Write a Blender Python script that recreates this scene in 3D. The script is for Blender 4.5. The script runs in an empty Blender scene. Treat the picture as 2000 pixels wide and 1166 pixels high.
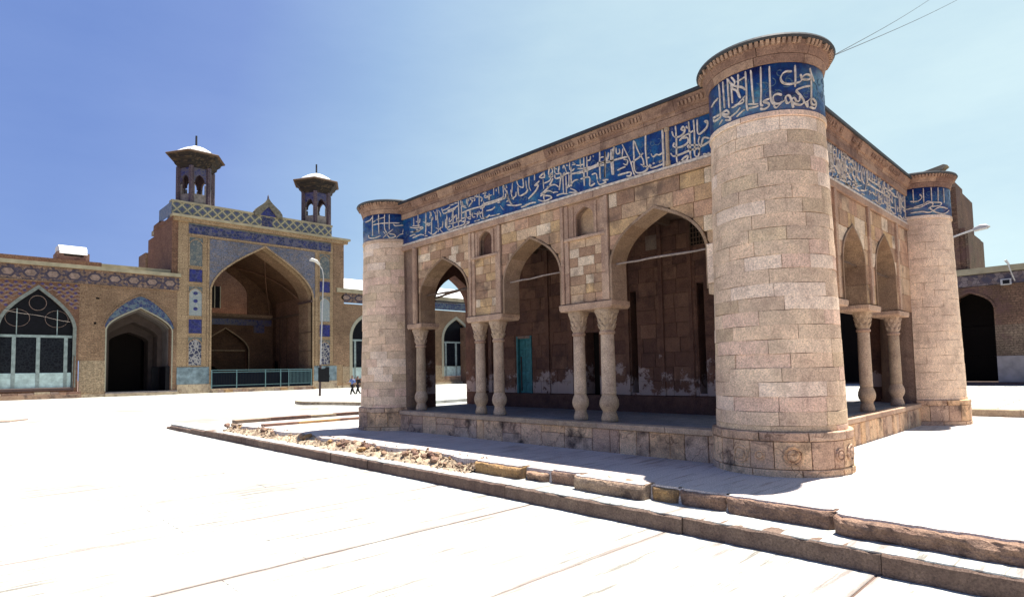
import bpy, bmesh, math, random
from math import sin, cos, pi, radians, atan2, sqrt, hypot
from mathutils import Vector, Matrix
random.seed(7)
scene = bpy.context.scene
COL = scene.collection

# ------------------------------------------------------------------ camera
CAM = Vector((-9.677, -3.948, 1.6))
yaw, pitch, roll = 0.8050, 0.0610, -0.0200
Fv = Vector((cos(pitch)*cos(yaw), cos(pitch)*sin(yaw), sin(pitch)))
Rv = Vector((sin(yaw), -cos(yaw), 0))
Uv = Rv.cross(Fv)
R2 = cos(roll)*Rv + sin(roll)*Uv
U2 = -sin(roll)*Rv + cos(roll)*Uv
cd = bpy.data.cameras.new('camera')
cam = bpy.data.objects.new('camera', cd)
COL.objects.link(cam)
cd.sensor_fit = 'HORIZONTAL'; cd.sensor_width = 36.0
cd.lens = 36.0*1161.0/2000.0
cd.shift_y = 69.7/2000.0
cd.clip_start = 0.05; cd.clip_end = 3000
m = Matrix((R2, U2, -Fv)).transposed().to_4x4(); m.translation = CAM
cam.matrix_world = m
scene.camera = cam

# ------------------------------------------------------------------ sun, sky, exposure
LX_, LY_, LZ_ = 0.262, -0.028, 1.0           # direction towards the sun
sv = Vector((LX_, LY_, LZ_)).normalized()
elev = math.asin(sv.z)
sd = bpy.data.lights.new('sun', 'SUN'); sd.energy = 4.7; sd.angle = radians(0.53); sd.color = (1.0, 0.955, 0.89)
sun = bpy.data.objects.new('sun', sd); COL.objects.link(sun)
sun.rotation_euler = sv.to_track_quat('Z', 'Y').to_euler(); sun.location = (0, 0, 60)
world = bpy.data.worlds.new('World'); scene.world = world; world.use_nodes = True
wn, wl = world.node_tree.nodes, world.node_tree.links
for n in list(wn): wn.remove(n)
wo = wn.new('ShaderNodeOutputWorld'); bg = wn.new('ShaderNodeBackground'); bg.inputs['Strength'].default_value = 0.081
sky = wn.new('ShaderNodeTexSky'); sky.sky_type = 'NISHITA'; sky.sun_disc = False
sky.sun_elevation = elev; sky.sun_rotation = atan2(sv.x, sv.y); sky.altitude = 1500; sky.air_density = 1.2; sky.dust_density = 0.8; sky.ozone_density = 2.0
# smooth brightening of the whole sky towards the side the sun stands on
tc = wn.new('ShaderNodeTexCoord'); dp = wn.new('ShaderNodeVectorMath'); dp.operation = 'DOT_PRODUCT'
dp.inputs[1].default_value = (0.93, -0.30, -0.22)
mr = wn.new('ShaderNodeMapRange'); mr.inputs['From Min'].default_value = -0.25; mr.inputs['From Max'].default_value = 0.85
mr.interpolation_type = 'LINEAR'
ramp = wn.new('ShaderNodeValToRGB'); e = ramp.color_ramp.elements
e[0].position = 0.0; e[0].color = (0.165, 0.262, 0.61, 1)
e[1].position = 1.0; e[1].color = (0.66, 0.84, 0.86, 1)
for p_, c_ in ((0.15, (0.21, 0.31, 0.65, 1)), (0.33, (0.35, 0.51, 0.74, 1)), (0.52, (0.56, 0.74, 0.82, 1)), (0.74, (0.62, 0.81, 0.845, 1))):
    k = e.new(p_); k.color = c_
mx = wn.new('ShaderNodeMix'); mx.data_type = 'RGBA'; mx.inputs['Factor'].default_value = 0.86
sc_ = wn.new('ShaderNodeVectorMath'); sc_.operation = 'SCALE'; sc_.inputs['Scale'].default_value = 4.3
wl.new(tc.outputs['Generated'], dp.inputs[0]); wl.new(dp.outputs['Value'], mr.inputs['Value']); wl.new(mr.outputs['Result'], ramp.inputs['Fac'])
wl.new(ramp.outputs['Color'], sc_.inputs[0]); wl.new(sky.outputs['Color'], mx.inputs[6]); wl.new(sc_.outputs['Vector'], mx.inputs[7])
hz = wn.new('ShaderNodeTexNoise'); hz.inputs['Scale'].default_value = 2.2; hz.inputs['Detail'].default_value = 7; hz.inputs['Roughness'].default_value = 0.62
hm = wn.new('ShaderNodeMapping'); hm.inputs['Scale'].default_value = (1, 1, 3.2); wl.new(tc.outputs['Generated'], hm.inputs['Vector']); wl.new(hm.outputs[0], hz.inputs['Vector'])
hr = wn.new('ShaderNodeValToRGB'); hr.color_ramp.elements[0].position = 0.35; hr.color_ramp.elements[0].color = (0.94, 0.955, 0.975, 1); hr.color_ramp.elements[1].position = 0.72; hr.color_ramp.elements[1].color = (1.10, 1.07, 1.03, 1)
wl.new(hz.outputs['Fac'], hr.inputs['Fac']); hx = wn.new('ShaderNodeMix'); hx.data_type = 'RGBA'; hx.blend_type = 'MULTIPLY'; hx.inputs['Factor'].default_value = 1.0
wl.new(mx.outputs[2], hx.inputs[6]); wl.new(hr.outputs['Color'], hx.inputs[7]); wl.new(hx.outputs[2], bg.inputs['Color']); wl.new(bg.outputs[0], wo.inputs['Surface'])
scene.view_settings.view_transform = 'Standard'; scene.view_settings.look = 'None'
scene.view_settings.gamma = 1.0; scene.view_settings.use_curve_mapping = False
scene.view_settings.exposure = 1.55
scene.render.engine = 'CYCLES'
scene.cycles.max_bounces = 8; scene.cycles.diffuse_bounces = 5

# ------------------------------------------------------------------ materials
def newmat(name, rough=0.85, spec=0.25, metallic=0.0):
    mt = bpy.data.materials.new(name); mt.use_nodes = True
    nt = mt.node_tree; b = nt.nodes['Principled BSDF']
    b.inputs['Roughness'].default_value = rough
    b.inputs['Specular IOR Level'].default_value = spec
    b.inputs['Metallic'].default_value = metallic
    return mt, nt, b
def pos(nt):
    return nt.nodes.new('ShaderNodeNewGeometry').outputs['Position']
def noise(nt, vec, scale, detail=4, rough=0.6):
    n = nt.nodes.new('ShaderNodeTexNoise'); n.inputs['Scale'].default_value = scale
    n.inputs['Detail'].default_value = detail; n.inputs['Roughness'].default_value = rough
    nt.links.new(vec, n.inputs['Vector']); return n.outputs['Fac']
def rampn(nt, fac, stops, interp='LINEAR'):
    r = nt.nodes.new('ShaderNodeValToRGB'); r.color_ramp.interpolation = interp
    el = r.color_ramp.elements
    el[0].position, el[0].color = stops[0][0], (*stops[0][1], 1)
    el[1].position, el[1].color = stops[-1][0], (*stops[-1][1], 1)
    for p_, c_ in stops[1:-1]:
        k = el.new(p_); k.color = (*c_, 1)
    nt.links.new(fac, r.inputs['Fac']); return r.outputs['Color']
def mixc(nt, a, b, fac, mode='MIX'):
    n = nt.nodes.new('ShaderNodeMix'); n.data_type = 'RGBA'; n.blend_type = mode
    if isinstance(fac, (int, float)): n.inputs['Factor'].default_value = fac
    else: nt.links.new(fac, n.inputs['Factor'])
    for s, i in ((a, 6), (b, 7)):
        if isinstance(s, tuple): n.inputs[i].default_value = (*s[:3], 1)
        else: nt.links.new(s, n.inputs[i])
    return n.outputs[2]
def bump(nt, b, h, dist=0.01, strength=0.6):
    n = nt.nodes.new('ShaderNodeBump'); n.inputs['Distance'].default_value = dist; n.inputs['Strength'].default_value = strength
    nt.links.new(h, n.inputs['Height']); nt.links.new(n.outputs[0], b.inputs['Normal'])
def madd(nt, a, b, op='ADD'):
    n = nt.nodes.new('ShaderNodeMath'); n.operation = op
    for s, i in ((a, 0), (b, 1)):
        if isinstance(s, (int, float)): n.inputs[i].default_value = s
        else: nt.links.new(s, n.inputs[i])
    return n.outputs[0]
def stone(name, cols, grain=(0.50, 1.45), stain=None, stain_amt=0.5, fine=42, rnd=True, big=1.1, bmp=0.012, rough=0.9, cracks=0.0):
    """weathered stone: tone per block, blotches inside a block, fine grain, stains with their own shape"""
    mt, nt, b = newmat(name, rough)
    P = pos(nt)
    if rnd:
        oi = nt.nodes.new('ShaderNodeObjectInfo')
        n = len(cols); base = rampn(nt, oi.outputs['Random'], [(i/n, c) for i, c in enumerate(cols)], 'CONSTANT')
    else:
        n1 = noise(nt, P, big, 3); n = len(cols)
        base = rampn(nt, n1, [(0.3+0.4*i/max(1, n-1), c) for i, c in enumerate(cols)])
    nb = noise(nt, P, 5.0, 6, 0.65)
    base = mixc(nt, base, rampn(nt, nb, [(0.25, (0.70, 0.66, 0.66)), (0.5, (1, 1, 1)), (0.78, (1.22, 1.20, 1.14))]), 1.0, 'MULTIPLY')
    nf = noise(nt, P, fine, 3, 0.8)
    g0, g1 = grain
    nw_ = noise(nt, P, 0.9, 4, 0.6); base = mixc(nt, base, rampn(nt, nw_, [(0.3, (0.84,0.80,0.80)), (0.7, (1.14,1.12,1.08))]), 1.0, 'MULTIPLY')
    base = mixc(nt, base, rampn(nt, nf, [(0.28, (g0,)*3), (0.5, (1, 1, 1)), (0.72, (g1,)*3)]), 1.0, 'MULTIPLY')
    if stain:
        ns = noise(nt, P, 1.7, 7, 0.7)
        f = rampn(nt, ns, [(0.50, (0, 0, 0)), (0.66, (stain_amt,)*3)])
        base = mixc(nt, base, stain, f)
    h = madd(nt, nb, nf)
    if cracks:
        v = nt.nodes.new('ShaderNodeTexVoronoi'); v.feature = 'DISTANCE_TO_EDGE'; v.inputs['Scale'].default_value = cracks
        pv = nt.nodes.new('ShaderNodeVectorMath'); pv.operation = 'ADD'
        nn = nt.nodes.new('ShaderNodeTexNoise'); nn.inputs['Scale'].default_value = 3; nt.links.new(P, nn.inputs['Vector'])
        nt.links.new(P, pv.inputs[0]); nt.links.new(nn.outputs['Color'], pv.inputs[1]); nt.links.new(pv.outputs[0], v.inputs['Vector'])
        cf = rampn(nt, v.outputs['Distance'], [(0.0, (0.5, 0.45, 0.45)), (0.02, (1, 1, 1))])
        base = mixc(nt, base, cf, 1.0, 'MULTIPLY')
    nt.links.new(base, b.inputs['Base Color']); bump(nt, b, h, bmp, 0.8)
    return mt
def plain(name, c, rough=0.6, spec=0.3, var=0.15, scale=6, metallic=0.0):
    mt, nt, b = newmat(name, rough, spec, metallic)
    n = noise(nt, pos(nt), scale, 5)
    lo, hi = 1-var, 1+var
    nt.links.new(mixc(nt, c, rampn(nt, n, [(0.3, (lo,)*3), (0.7, (hi,)*3)]), 1.0, 'MULTIPLY'), b.inputs['Base Color'])
    bump(nt, b, n, 0.004, 0.4)
    return mt
def facadevec(nt, swap=False):
    """(along wall, up) of a wall as texture vector"""
    P = pos(nt); s = nt.nodes.new('ShaderNodeSeparateXYZ'); c = nt.nodes.new('ShaderNodeCombineXYZ')
    nt.links.new(P, s.inputs[0])
    su = madd(nt, s.outputs[0], s.outputs[1])
    nt.links.new(su, c.inputs[0]); nt.links.new(s.outputs[2], c.inputs[1])
    return c.outputs[0]
BRK = (0.70, 0.66, 0.62)
def brickmat(name, c1, c2, mortar, w=0.5, h=0.16, ms=0.02, var=0.3, rough=0.85, weather=None):
    mt, nt, b = newmat(name, rough)
    c1, c2, mortar = (tuple(q*k for q, k in zip(cc, BRK)) for cc in (c1, c2, mortar))
    V = facadevec(nt)
    br = nt.nodes.new('ShaderNodeTexBrick'); br.inputs['Scale'].default_value = 1.0
    br.inputs['Color1'].default_value = (*c1, 1); br.inputs['Color2'].default_value = (*c2, 1); br.inputs['Mortar'].default_value = (*mortar, 1)
    br.inputs['Brick Width'].default_value = w; br.inputs['Row Height'].default_value = h; br.inputs['Mortar Size'].default_value = ms
    nt.links.new(V, br.inputs['Vector'])
    P = pos(nt)
    n1 = noise(nt, P, 0.35, 6, 0.7); n2 = noise(nt, P, 7, 4, 0.8)
    base = mixc(nt, br.outputs['Color'], rampn(nt, n1, [(0.3, (1-var,)*3), (0.7, (1+var,)*3)]), 1.0, 'MULTIPLY')
    base = mixc(nt, base, rampn(nt, n2, [(0.33, (0.45,)*3), (0.67, (1.55,)*3)]), 1.0, 'MULTIPLY')
    if weather:
        n3 = noise(nt, P, 0.5, 6, 0.75)
        base = mixc(nt, base, weather, rampn(nt, n3, [(0.52, (0, 0, 0)), (0.6, (0.8,)*3)]))
    nt.links.new(base, b.inputs['Base Color']); bump(nt, b, madd(nt, br.outputs['Fac'], n2), 0.02, 0.5)
    return mt
def tilemat(name, cols, scale=3.0, line=(0.25, 0.25, 0.28), rough=0.35, edge=0.06, fine=14):
    """small glazed mosaic: coloured cells with pale joints"""
    mt, nt, b = newmat(name, rough, 0.4)
    V = facadevec(nt)
    v = nt.nodes.new('ShaderNodeTexVoronoi'); v.inputs['Scale'].default_value = scale; nt.links.new(V, v.inputs['Vector'])
    s = nt.nodes.new('ShaderNodeSeparateColor'); nt.links.new(v.outputs['Color'], s.inputs[0])
    n = len(cols); base = rampn(nt, s.outputs[0], [(i/n, c) for i, c in enumerate(cols)], 'CONSTANT')
    v2 = nt.nodes.new('ShaderNodeTexVoronoi'); v2.feature = 'DISTANCE_TO_EDGE'; v2.inputs['Scale'].default_value = scale; nt.links.new(V, v2.inputs['Vector'])
    base = mixc(nt, line, base, rampn(nt, v2.outputs['Distance'], [(edge*0.6, (0,)*3), (edge, (1,)*3)]))
    n2 = noise(nt, pos(nt), fine, 5, 0.8)
    base = mixc(nt, base, rampn(nt, n2, [(0.3, (0.6,)*3), (0.7, (1.4,)*3)]), 1.0, 'MULTIPLY')
    nt.links.new(base, b.inputs['Base Color']); bump(nt, b, n2, 0.01, 0.3)
    return mt
def latticemat(name, bg_, fg, dot, cell=1.0, rough=0.6):
    """diamond lattice of coloured brick in the wall plane"""
    mt, nt, b = newmat(name, rough)
    V = facadevec(nt); s = nt.nodes.new('ShaderNodeSeparateXYZ'); nt.links.new(V, s.inputs[0])
    u = madd(nt, s.outputs[0], 1/cell, 'MULTIPLY'); w = madd(nt, s.outputs[1], 1/cell, 'MULTIPLY')
    a = madd(nt, madd(nt, u, w), 1.0, 'PINGPONG'); c = madd(nt, madd(nt, u, w, 'SUBTRACT'), 1.0, 'PINGPONG')
    mn = madd(nt, a, c, 'MINIMUM'); mxx = madd(nt, a, c, 'MAXIMUM')
    base = mixc(nt, fg, bg_, rampn(nt, mn, [(0.16, (0,)*3), (0.2, (1,)*3)], 'CONSTANT'))
    base = mixc(nt, base, dot, rampn(nt, madd(nt, mn, 1.0, 'MULTIPLY'), [(0.62, (0,)*3), (0.66, (1,)*3)], 'CONSTANT'))
    n2 = noise(nt, pos(nt), 6, 5, 0.8)
    base = mixc(nt, base, rampn(nt, n2, [(0.3, (0.62,)*3), (0.7, (1.35,)*3)]), 1.0, 'MULTIPLY')
    nt.links.new(base, b.inputs['Base Color']); bump(nt, b, n2, 0.02, 0.5)
    return mt

M = {}
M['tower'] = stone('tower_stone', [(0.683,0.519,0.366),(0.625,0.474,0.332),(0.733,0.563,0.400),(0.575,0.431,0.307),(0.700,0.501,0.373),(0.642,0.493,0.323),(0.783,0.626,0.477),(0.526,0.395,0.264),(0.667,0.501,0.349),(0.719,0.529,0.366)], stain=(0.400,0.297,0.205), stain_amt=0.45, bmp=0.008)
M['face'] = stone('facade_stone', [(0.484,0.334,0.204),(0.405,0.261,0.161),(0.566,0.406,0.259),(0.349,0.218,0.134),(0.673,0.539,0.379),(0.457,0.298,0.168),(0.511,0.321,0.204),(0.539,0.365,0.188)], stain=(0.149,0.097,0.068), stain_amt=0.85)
M['trim'] = stone('trim_stone', [(0.442,0.304,0.208),(0.388,0.258,0.178),(0.474,0.332,0.232)], stain=(0.226,0.144,0.102), stain_amt=0.4)
M['plinth'] = stone('plinth_stone', [(0.607,0.417,0.271),(0.505,0.341,0.234),(0.719,0.501,0.308),(0.539,0.385,0.271),(0.651,0.427,0.244)], stain=(0.065,0.045,0.035), stain_amt=0.9, cracks=0.9)
M['column'] = stone('column_stone', [(0.444,0.333,0.234),(0.407,0.308,0.209),(0.468,0.357,0.259)], stain=(0.271,0.185,0.123), stain_amt=0.4)
M['mortar'] = stone('mortar', [(0.22,0.15,0.11),(0.28,0.195,0.14)], rnd=False)
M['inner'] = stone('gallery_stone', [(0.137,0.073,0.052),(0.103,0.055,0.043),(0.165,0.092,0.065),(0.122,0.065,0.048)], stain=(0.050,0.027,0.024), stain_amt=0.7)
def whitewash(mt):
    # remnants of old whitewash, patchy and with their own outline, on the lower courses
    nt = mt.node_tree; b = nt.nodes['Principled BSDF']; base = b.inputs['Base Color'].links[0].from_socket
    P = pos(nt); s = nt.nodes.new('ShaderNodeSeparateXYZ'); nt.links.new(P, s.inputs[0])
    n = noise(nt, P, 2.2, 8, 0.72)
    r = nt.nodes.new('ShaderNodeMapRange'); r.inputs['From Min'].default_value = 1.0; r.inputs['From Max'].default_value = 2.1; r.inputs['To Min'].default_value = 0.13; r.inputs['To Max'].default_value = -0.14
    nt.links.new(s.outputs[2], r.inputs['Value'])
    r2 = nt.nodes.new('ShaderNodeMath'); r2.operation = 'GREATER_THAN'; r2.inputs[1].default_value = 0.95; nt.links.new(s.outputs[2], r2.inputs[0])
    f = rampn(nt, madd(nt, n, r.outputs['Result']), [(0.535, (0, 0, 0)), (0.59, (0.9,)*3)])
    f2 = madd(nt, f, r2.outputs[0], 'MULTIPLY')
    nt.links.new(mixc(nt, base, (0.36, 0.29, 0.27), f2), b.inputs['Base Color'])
whitewash(M['inner'])
M['plaster'] = stone('old_whitewash', [(0.20,0.155,0.13),(0.24,0.19,0.165)], stain=(0.12,0.075,0.055), stain_amt=1.0)
M['soffit'] = stone('arch_stone', [(0.290,0.198,0.123),(0.255,0.167,0.102),(0.317,0.220,0.146)], stain=(0.176,0.114,0.070))
M['cornice'] = stone('cornice_stone', [(0.302,0.194,0.134),(0.240,0.149,0.106),(0.347,0.231,0.158)], stain=(0.107,0.059,0.046), stain_amt=0.85)
M['lead'] = plain('dark_roof_edge', (0.035,0.036,0.038), 0.6)
M['letter'] = stone('letter_stone', [(0.714,0.613,0.529)], rnd=False, fine=30) if False else plain('letter_stone', (0.571,0.486,0.393), 0.8, 0.2, 0.4, 14)
def bluemat():
    mt, nt, b = newmat('blue_glazed_tile', 0.32, 0.45)
    P = pos(nt); n1 = noise(nt, P, 2.6, 6, 0.7); n2 = noise(nt, P, 24, 4, 0.8)
    base = rampn(nt, n1, [(0.30, (0.002,0.012,0.062)), (0.44, (0.004,0.026,0.125)), (0.56, (0.008,0.065,0.17)), (0.72, (0.06,0.18,0.23))])
    n3 = noise(nt, P, 9, 6, 0.75)
    base = mixc(nt, base, (0.16,0.14,0.15), rampn(nt, n3, [(0.58, (0,)*3), (0.68, (0.75,)*3)]))
    base = mixc(nt, base, rampn(nt, n2, [(0.3, (0.6,)*3), (0.7, (1.5,)*3)]), 1.0, 'MULTIPLY')
    nt.links.new(base, b.inputs['Base Color']); bump(nt, b, n2, 0.006, 0.4); return mt
M['blue'] = bluemat()
M['scroll'] = plain('pale_blue_glaze', (0.08,0.13,0.17), 0.5, 0.3, 0.5, 20)
M['floor'] = stone('gallery_floor', [(0.178,0.171,0.178),(0.217,0.209,0.209)], rnd=False)
M['timber'] = plain('old_timber', (0.10,0.065,0.045), 0.8, 0.2, 0.4, 20)
M['paletimber'] = plain('pale_tie_beam', (0.27,0.215,0.18), 0.8, 0.2, 0.3, 20)
M['teal'] = plain('teal_paint', (0.035,0.16,0.18), 0.55, 0.3, 0.35, 9)
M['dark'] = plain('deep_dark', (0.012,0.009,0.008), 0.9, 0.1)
def groundmat(name, cols, jn=None, spec=0.2, amt=0.15):
    mt, nt, b = newmat(name, 0.8, spec)
    P = pos(nt); n1 = noise(nt, P, 0.5, 8, 0.65)
    base = rampn(nt, n1, [(0.3, cols[0]), (0.55, cols[1]), (0.75, cols[2])])
    sp = nt.nodes.new('ShaderNodeMapping'); sp.inputs['Scale'].default_value = (0.4, 5, 1); nt.links.new(P, sp.inputs['Vector'])
    n2 = noise(nt, sp.outputs[0], 2.0, 6, 0.7)
    lo_ = (0.42, 0.385, 0.36) if name == 'white_paving' else (0.66, 0.62, 0.59)
    base = mixc(nt, base, rampn(nt, n2, [(0.36, lo_), (0.475, (1,)*3)]), 1.0, 'MULTIPLY')
    n5 = noise(nt, P, 0.22, 5, 0.6)
    base = mixc(nt, base, rampn(nt, n5, [(0.34, (0.60,0.57,0.55)), (0.46, (1,)*3)]), 1.0, 'MULTIPLY')
    if name == 'white_paving':
        # blotches, and dirt gathered along the long joints between the slab rows
        n4 = noise(nt, sp.outputs[0], 0.9, 9, 0.72)
        base = mixc(nt, base, (0.21, 0.18, 0.16), rampn(nt, n4, [(0.54, (0,)*3), (0.66, (0.9,)*3)]))
        s = nt.nodes.new('ShaderNodeSeparateXYZ'); nt.links.new(P, s.inputs[0])
        wob = madd(nt, noise(nt, P, 1.6, 6, 0.7), 0.16, 'MULTIPLY')
        yy = madd(nt, madd(nt, s.outputs[1], 9.0-0.08), wob)
        d = madd(nt, madd(nt, madd(nt, yy, 2.28, 'MODULO'), 1.14, 'SUBTRACT'), 0, 'ADD')
        ab = nt.nodes.new('ShaderNodeMath'); ab.operation = 'ABSOLUTE'; nt.links.new(d, ab.inputs[0])
        dist = madd(nt, 1.14, ab.outputs[0], 'SUBTRACT')
        f = rampn(nt, dist, [(0.015, (1,)*3), (0.085, (0,)*3)])
        brk = rampn(nt, noise(nt, P, 0.7, 7, 0.75), [(0.36, (0.45,)*3), (0.52, (1,)*3)])
        base = mixc(nt, base, (0.235, 0.20, 0.175), madd(nt, f, brk, 'MULTIPLY'))
    else:
        n4 = noise(nt, sp.outputs[0], 1.3, 9, 0.72)
        base = mixc(nt, base, (0.26, 0.22, 0.19), rampn(nt, n4, [(0.58, (0,)*3), (0.72, (0.9,)*3)]))
    n3 = noise(nt, P, 60, 3, 0.8)
    base = mixc(nt, base, rampn(nt, n3, [(0.25, (1-amt*2,)*3), (0.7, (1+amt,)*3)]), 1.0, 'MULTIPLY')
    nt.links.new(base, b.inputs['Base Color']); bump(nt, b, n3, 0.006, 0.6); return mt
M['paving'] = groundmat('white_paving', [(0.407,0.407,0.373),(0.440,0.446,0.407),(0.467,0.481,0.437)])
M['joint'] = plain('reddish_joint', (0.14,0.095,0.075), 0.9, 0.1, 0.5, 3)
M['terrace'] = groundmat('terrace_concrete', [(0.489,0.425,0.394),(0.552,0.489,0.446),(0.595,0.531,0.484)], amt=0.35)
M['sand'] = stone('crumbled_sand', [(0.345,0.277,0.183),(0.418,0.345,0.246),(0.376,0.303,0.209)], rnd=False, fine=50, stain=(0.136,0.084,0.052), stain_amt=0.9, big=3.0, bmp=0.03)
M['kerb'] = stone('kerb_stone', [(0.30,0.22,0.175),(0.26,0.19,0.155),(0.33,0.25,0.20)], stain=(0.16,0.11,0.09), stain_amt=0.5)
M['rough'] = stone('broken_stone', [(0.356,0.236,0.162),(0.399,0.251,0.115),(0.275,0.178,0.128),(0.371,0.271,0.190),(0.235,0.143,0.109)], stain=(0.082,0.054,0.047), stain_amt=0.9, bmp=0.05)
M['kerbrow'] = stone('lower_kerb_stone', [(0.150,0.102,0.078),(0.133,0.090,0.069),(0.167,0.118,0.090)], stain=(0.078,0.051,0.039), stain_amt=0.5)
M['brick'] = brickmat('buff_brick', (0.350,0.233,0.142), (0.285,0.180,0.110), (0.248,0.171,0.126), 0.6, 0.2, 0.02)
M['brickred'] = brickmat('red_brick', (0.27,0.15,0.095), (0.22,0.115,0.075), (0.18,0.11,0.08), 0.6, 0.2, 0.02)
M['buffstone'] = brickmat('pale_stone_facing', (0.47,0.345,0.215), (0.41,0.295,0.18), (0.30,0.21,0.14), 1.4, 0.7, 0.02, var=0.15)
M['palebrick'] = brickmat('pale_lower_brick', (0.42,0.33,0.22), (0.38,0.29,0.19), (0.31,0.25,0.18), 0.6, 0.2, 0.02, var=0.15)
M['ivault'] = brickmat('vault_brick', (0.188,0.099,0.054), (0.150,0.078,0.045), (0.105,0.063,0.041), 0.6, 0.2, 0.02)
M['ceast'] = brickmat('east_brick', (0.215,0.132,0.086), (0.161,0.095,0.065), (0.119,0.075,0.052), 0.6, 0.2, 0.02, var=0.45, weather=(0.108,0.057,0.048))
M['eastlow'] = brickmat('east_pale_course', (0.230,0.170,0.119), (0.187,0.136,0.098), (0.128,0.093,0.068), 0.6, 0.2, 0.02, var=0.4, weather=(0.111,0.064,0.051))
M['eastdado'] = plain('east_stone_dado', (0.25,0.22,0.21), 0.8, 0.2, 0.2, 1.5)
M['spandrel'] = brickmat('blue_glazed_spandrel', (0.14,0.17,0.27), (0.23,0.21,0.23), (0.19,0.17,0.17), 0.55, 0.28, 0.03, var=0.2, rough=0.4)
M['blueband'] = tilemat('blue_frieze_tile', [(0.009,0.012,0.075),(0.022,0.024,0.112),(0.083,0.075,0.120),(0.015,0.017,0.060)], 2.6, (0.098,0.083,0.098))
M['cobalt'] = tilemat('cobalt_tile', [(0.007,0.007,0.098),(0.014,0.015,0.140),(0.010,0.010,0.070)], 2.5, (0.042,0.045,0.133))
M['turq'] = tilemat('turquoise_blue_tile', [(0.012,0.020,0.096),(0.040,0.072,0.128),(0.016,0.028,0.096),(0.080,0.112,0.136)], 3.6, (0.096,0.104,0.120))
M['greytile'] = tilemat('grey_floral_tile', [(0.140,0.140,0.119),(0.091,0.105,0.105),(0.182,0.168,0.133)], 3.6, (0.063,0.070,0.084))
M['cheek'] = plain('grey_brown_gable_tile', (0.13,0.115,0.085), 0.7, 0.2, 0.5, 3)
M['whitetile'] = tilemat('white_floral_tile', [(0.291,0.291,0.264),(0.250,0.264,0.250)], 1.6, (0.195,0.222,0.237))
M['lattice'] = tilemat('lattice_tile', [(0.018,0.02,0.05),(0.03,0.032,0.07)], 2.4, (0.27,0.25,0.235), edge=0.13)
M['parapet'] = latticemat('parapet_mosaic', (0.097,0.111,0.124), (0.351,0.307,0.189), (0.065,0.071,0.143), 0.58)
M['zigzag'] = latticemat('spandrel_mosaic', (0.180,0.114,0.078), (0.216,0.150,0.108), (0.060,0.042,0.078), 0.8)
M['frieze'] = tilemat('frieze_mosaic', [(0.209,0.126,0.084),(0.076,0.058,0.084),(0.259,0.167,0.117),(0.176,0.109,0.076)], 3.4, (0.092,0.062,0.058), rough=0.7)
M['friezedark'] = plain('frieze_outline', (0.055,0.042,0.06), 0.6)
M['friezelight'] = plain('frieze_centre', (0.234,0.161,0.129), 0.7, 0.2, 0.4, 4)
M['purple'] = plain('purple_tile', (0.06,0.04,0.11), 0.5, 0.3, 0.4, 4)
M['east_frieze'] = tilemat('east_frieze_mosaic', [(0.08,0.055,0.06),(0.12,0.085,0.075),(0.05,0.04,0.055),(0.17,0.13,0.12)], 3.2, (0.06,0.045,0.05))
M['aqua'] = plain('aqua_paint', (0.427,0.535,0.511), 0.6, 0.3, 0.3, 2)
M['aquadado'] = plain('aqua_dado_paint', (0.155,0.205,0.225), 0.7, 0.2, 0.5, 1.4) #(0.192,0.264,0.304), 0.6, 0.3, 0.4, 1.2)
M['rim'] = plain('weathered_rim_paint', (0.178,0.190,0.167), 0.7, 0.2, 0.3, 3)
M['mull'] = plain('weathered_mullion_paint', (0.240,0.285,0.270), 0.7, 0.2, 0.3, 3)
M['cream'] = plain('cream_arch_rim', (0.322,0.301,0.224), 0.7, 0.2, 0.15, 3)
M['glass'] = plain('dark_lattice_glass', (0.0045,0.004,0.006), 0.45, 0.12, 0.4, 3)
M['glasslat'] = tilemat('pierced_screen', [(0.003,0.0035,0.007),(0.005,0.006,0.010)], 3.0, (0.012,0.014,0.018), edge=0.10)
M['glasslat'].node_tree.nodes['Principled BSDF'].inputs['Specular IOR Level'].default_value = 0.12
M['roofwhite'] = plain('white_sheet_roof', (0.66,0.66,0.64), 0.5, 0.4, 0.06)
M['mud'] = plain('pale_parapet_coping', (0.315,0.270,0.180), 0.9, 0.1, 0.25, 1)
M['kiosk'] = brickmat('dark_kiosk_tile', (0.115,0.081,0.108), (0.074,0.054,0.101), (0.176,0.135,0.135), 0.45, 0.16, 0.03, rough=0.5)
M['kioskblue'] = tilemat('kiosk_blue_tile', [(0.024,0.024,0.096),(0.056,0.048,0.120),(0.080,0.064,0.080)], 3.4, (0.096,0.080,0.088))
M['eave'] = tilemat('carved_eave', [(0.014,0.008,0.006),(0.020,0.013,0.008),(0.008,0.005,0.005),(0.054,0.035,0.019)], 5.0, (0.010,0.007,0.005), rough=0.8)
M['kioskpanel'] = plain('kiosk_pale_panel', (0.247,0.210,0.180), 0.8, 0.2, 0.4, 2)
M['black'] = plain('black_paint', (0.010,0.010,0.012), 0.7, 0.12)
M['iron'] = plain('rusty_iron', (0.075,0.045,0.04), 0.6, 0.3, 0.3, 8)
M['lampgrey'] = plain('lamp_grey', (0.38,0.37,0.36), 0.5)
M['lampwhite'] = plain('lamp_white', (0.496,0.480,0.448), 0.5)
M['railpaint'] = plain('railing_paint', (0.11,0.20,0.21), 0.5)
M['navy'] = plain('dark_navy', (0.006,0.010,0.018), 0.9, 0.08)
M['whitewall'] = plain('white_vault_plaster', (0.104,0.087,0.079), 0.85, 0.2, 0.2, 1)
M['vaultgrey'] = plain('shaded_vault_plaster', (0.07,0.052,0.045), 0.9, 0.1, 0.2, 1)  # darker copy of the vault plaster, shade put into the colour
M['skin'] = plain('skin', (0.20,0.11,0.075), 0.6); M['hair'] = plain('black_hair', (0.012,0.010,0.009), 0.6)
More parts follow.
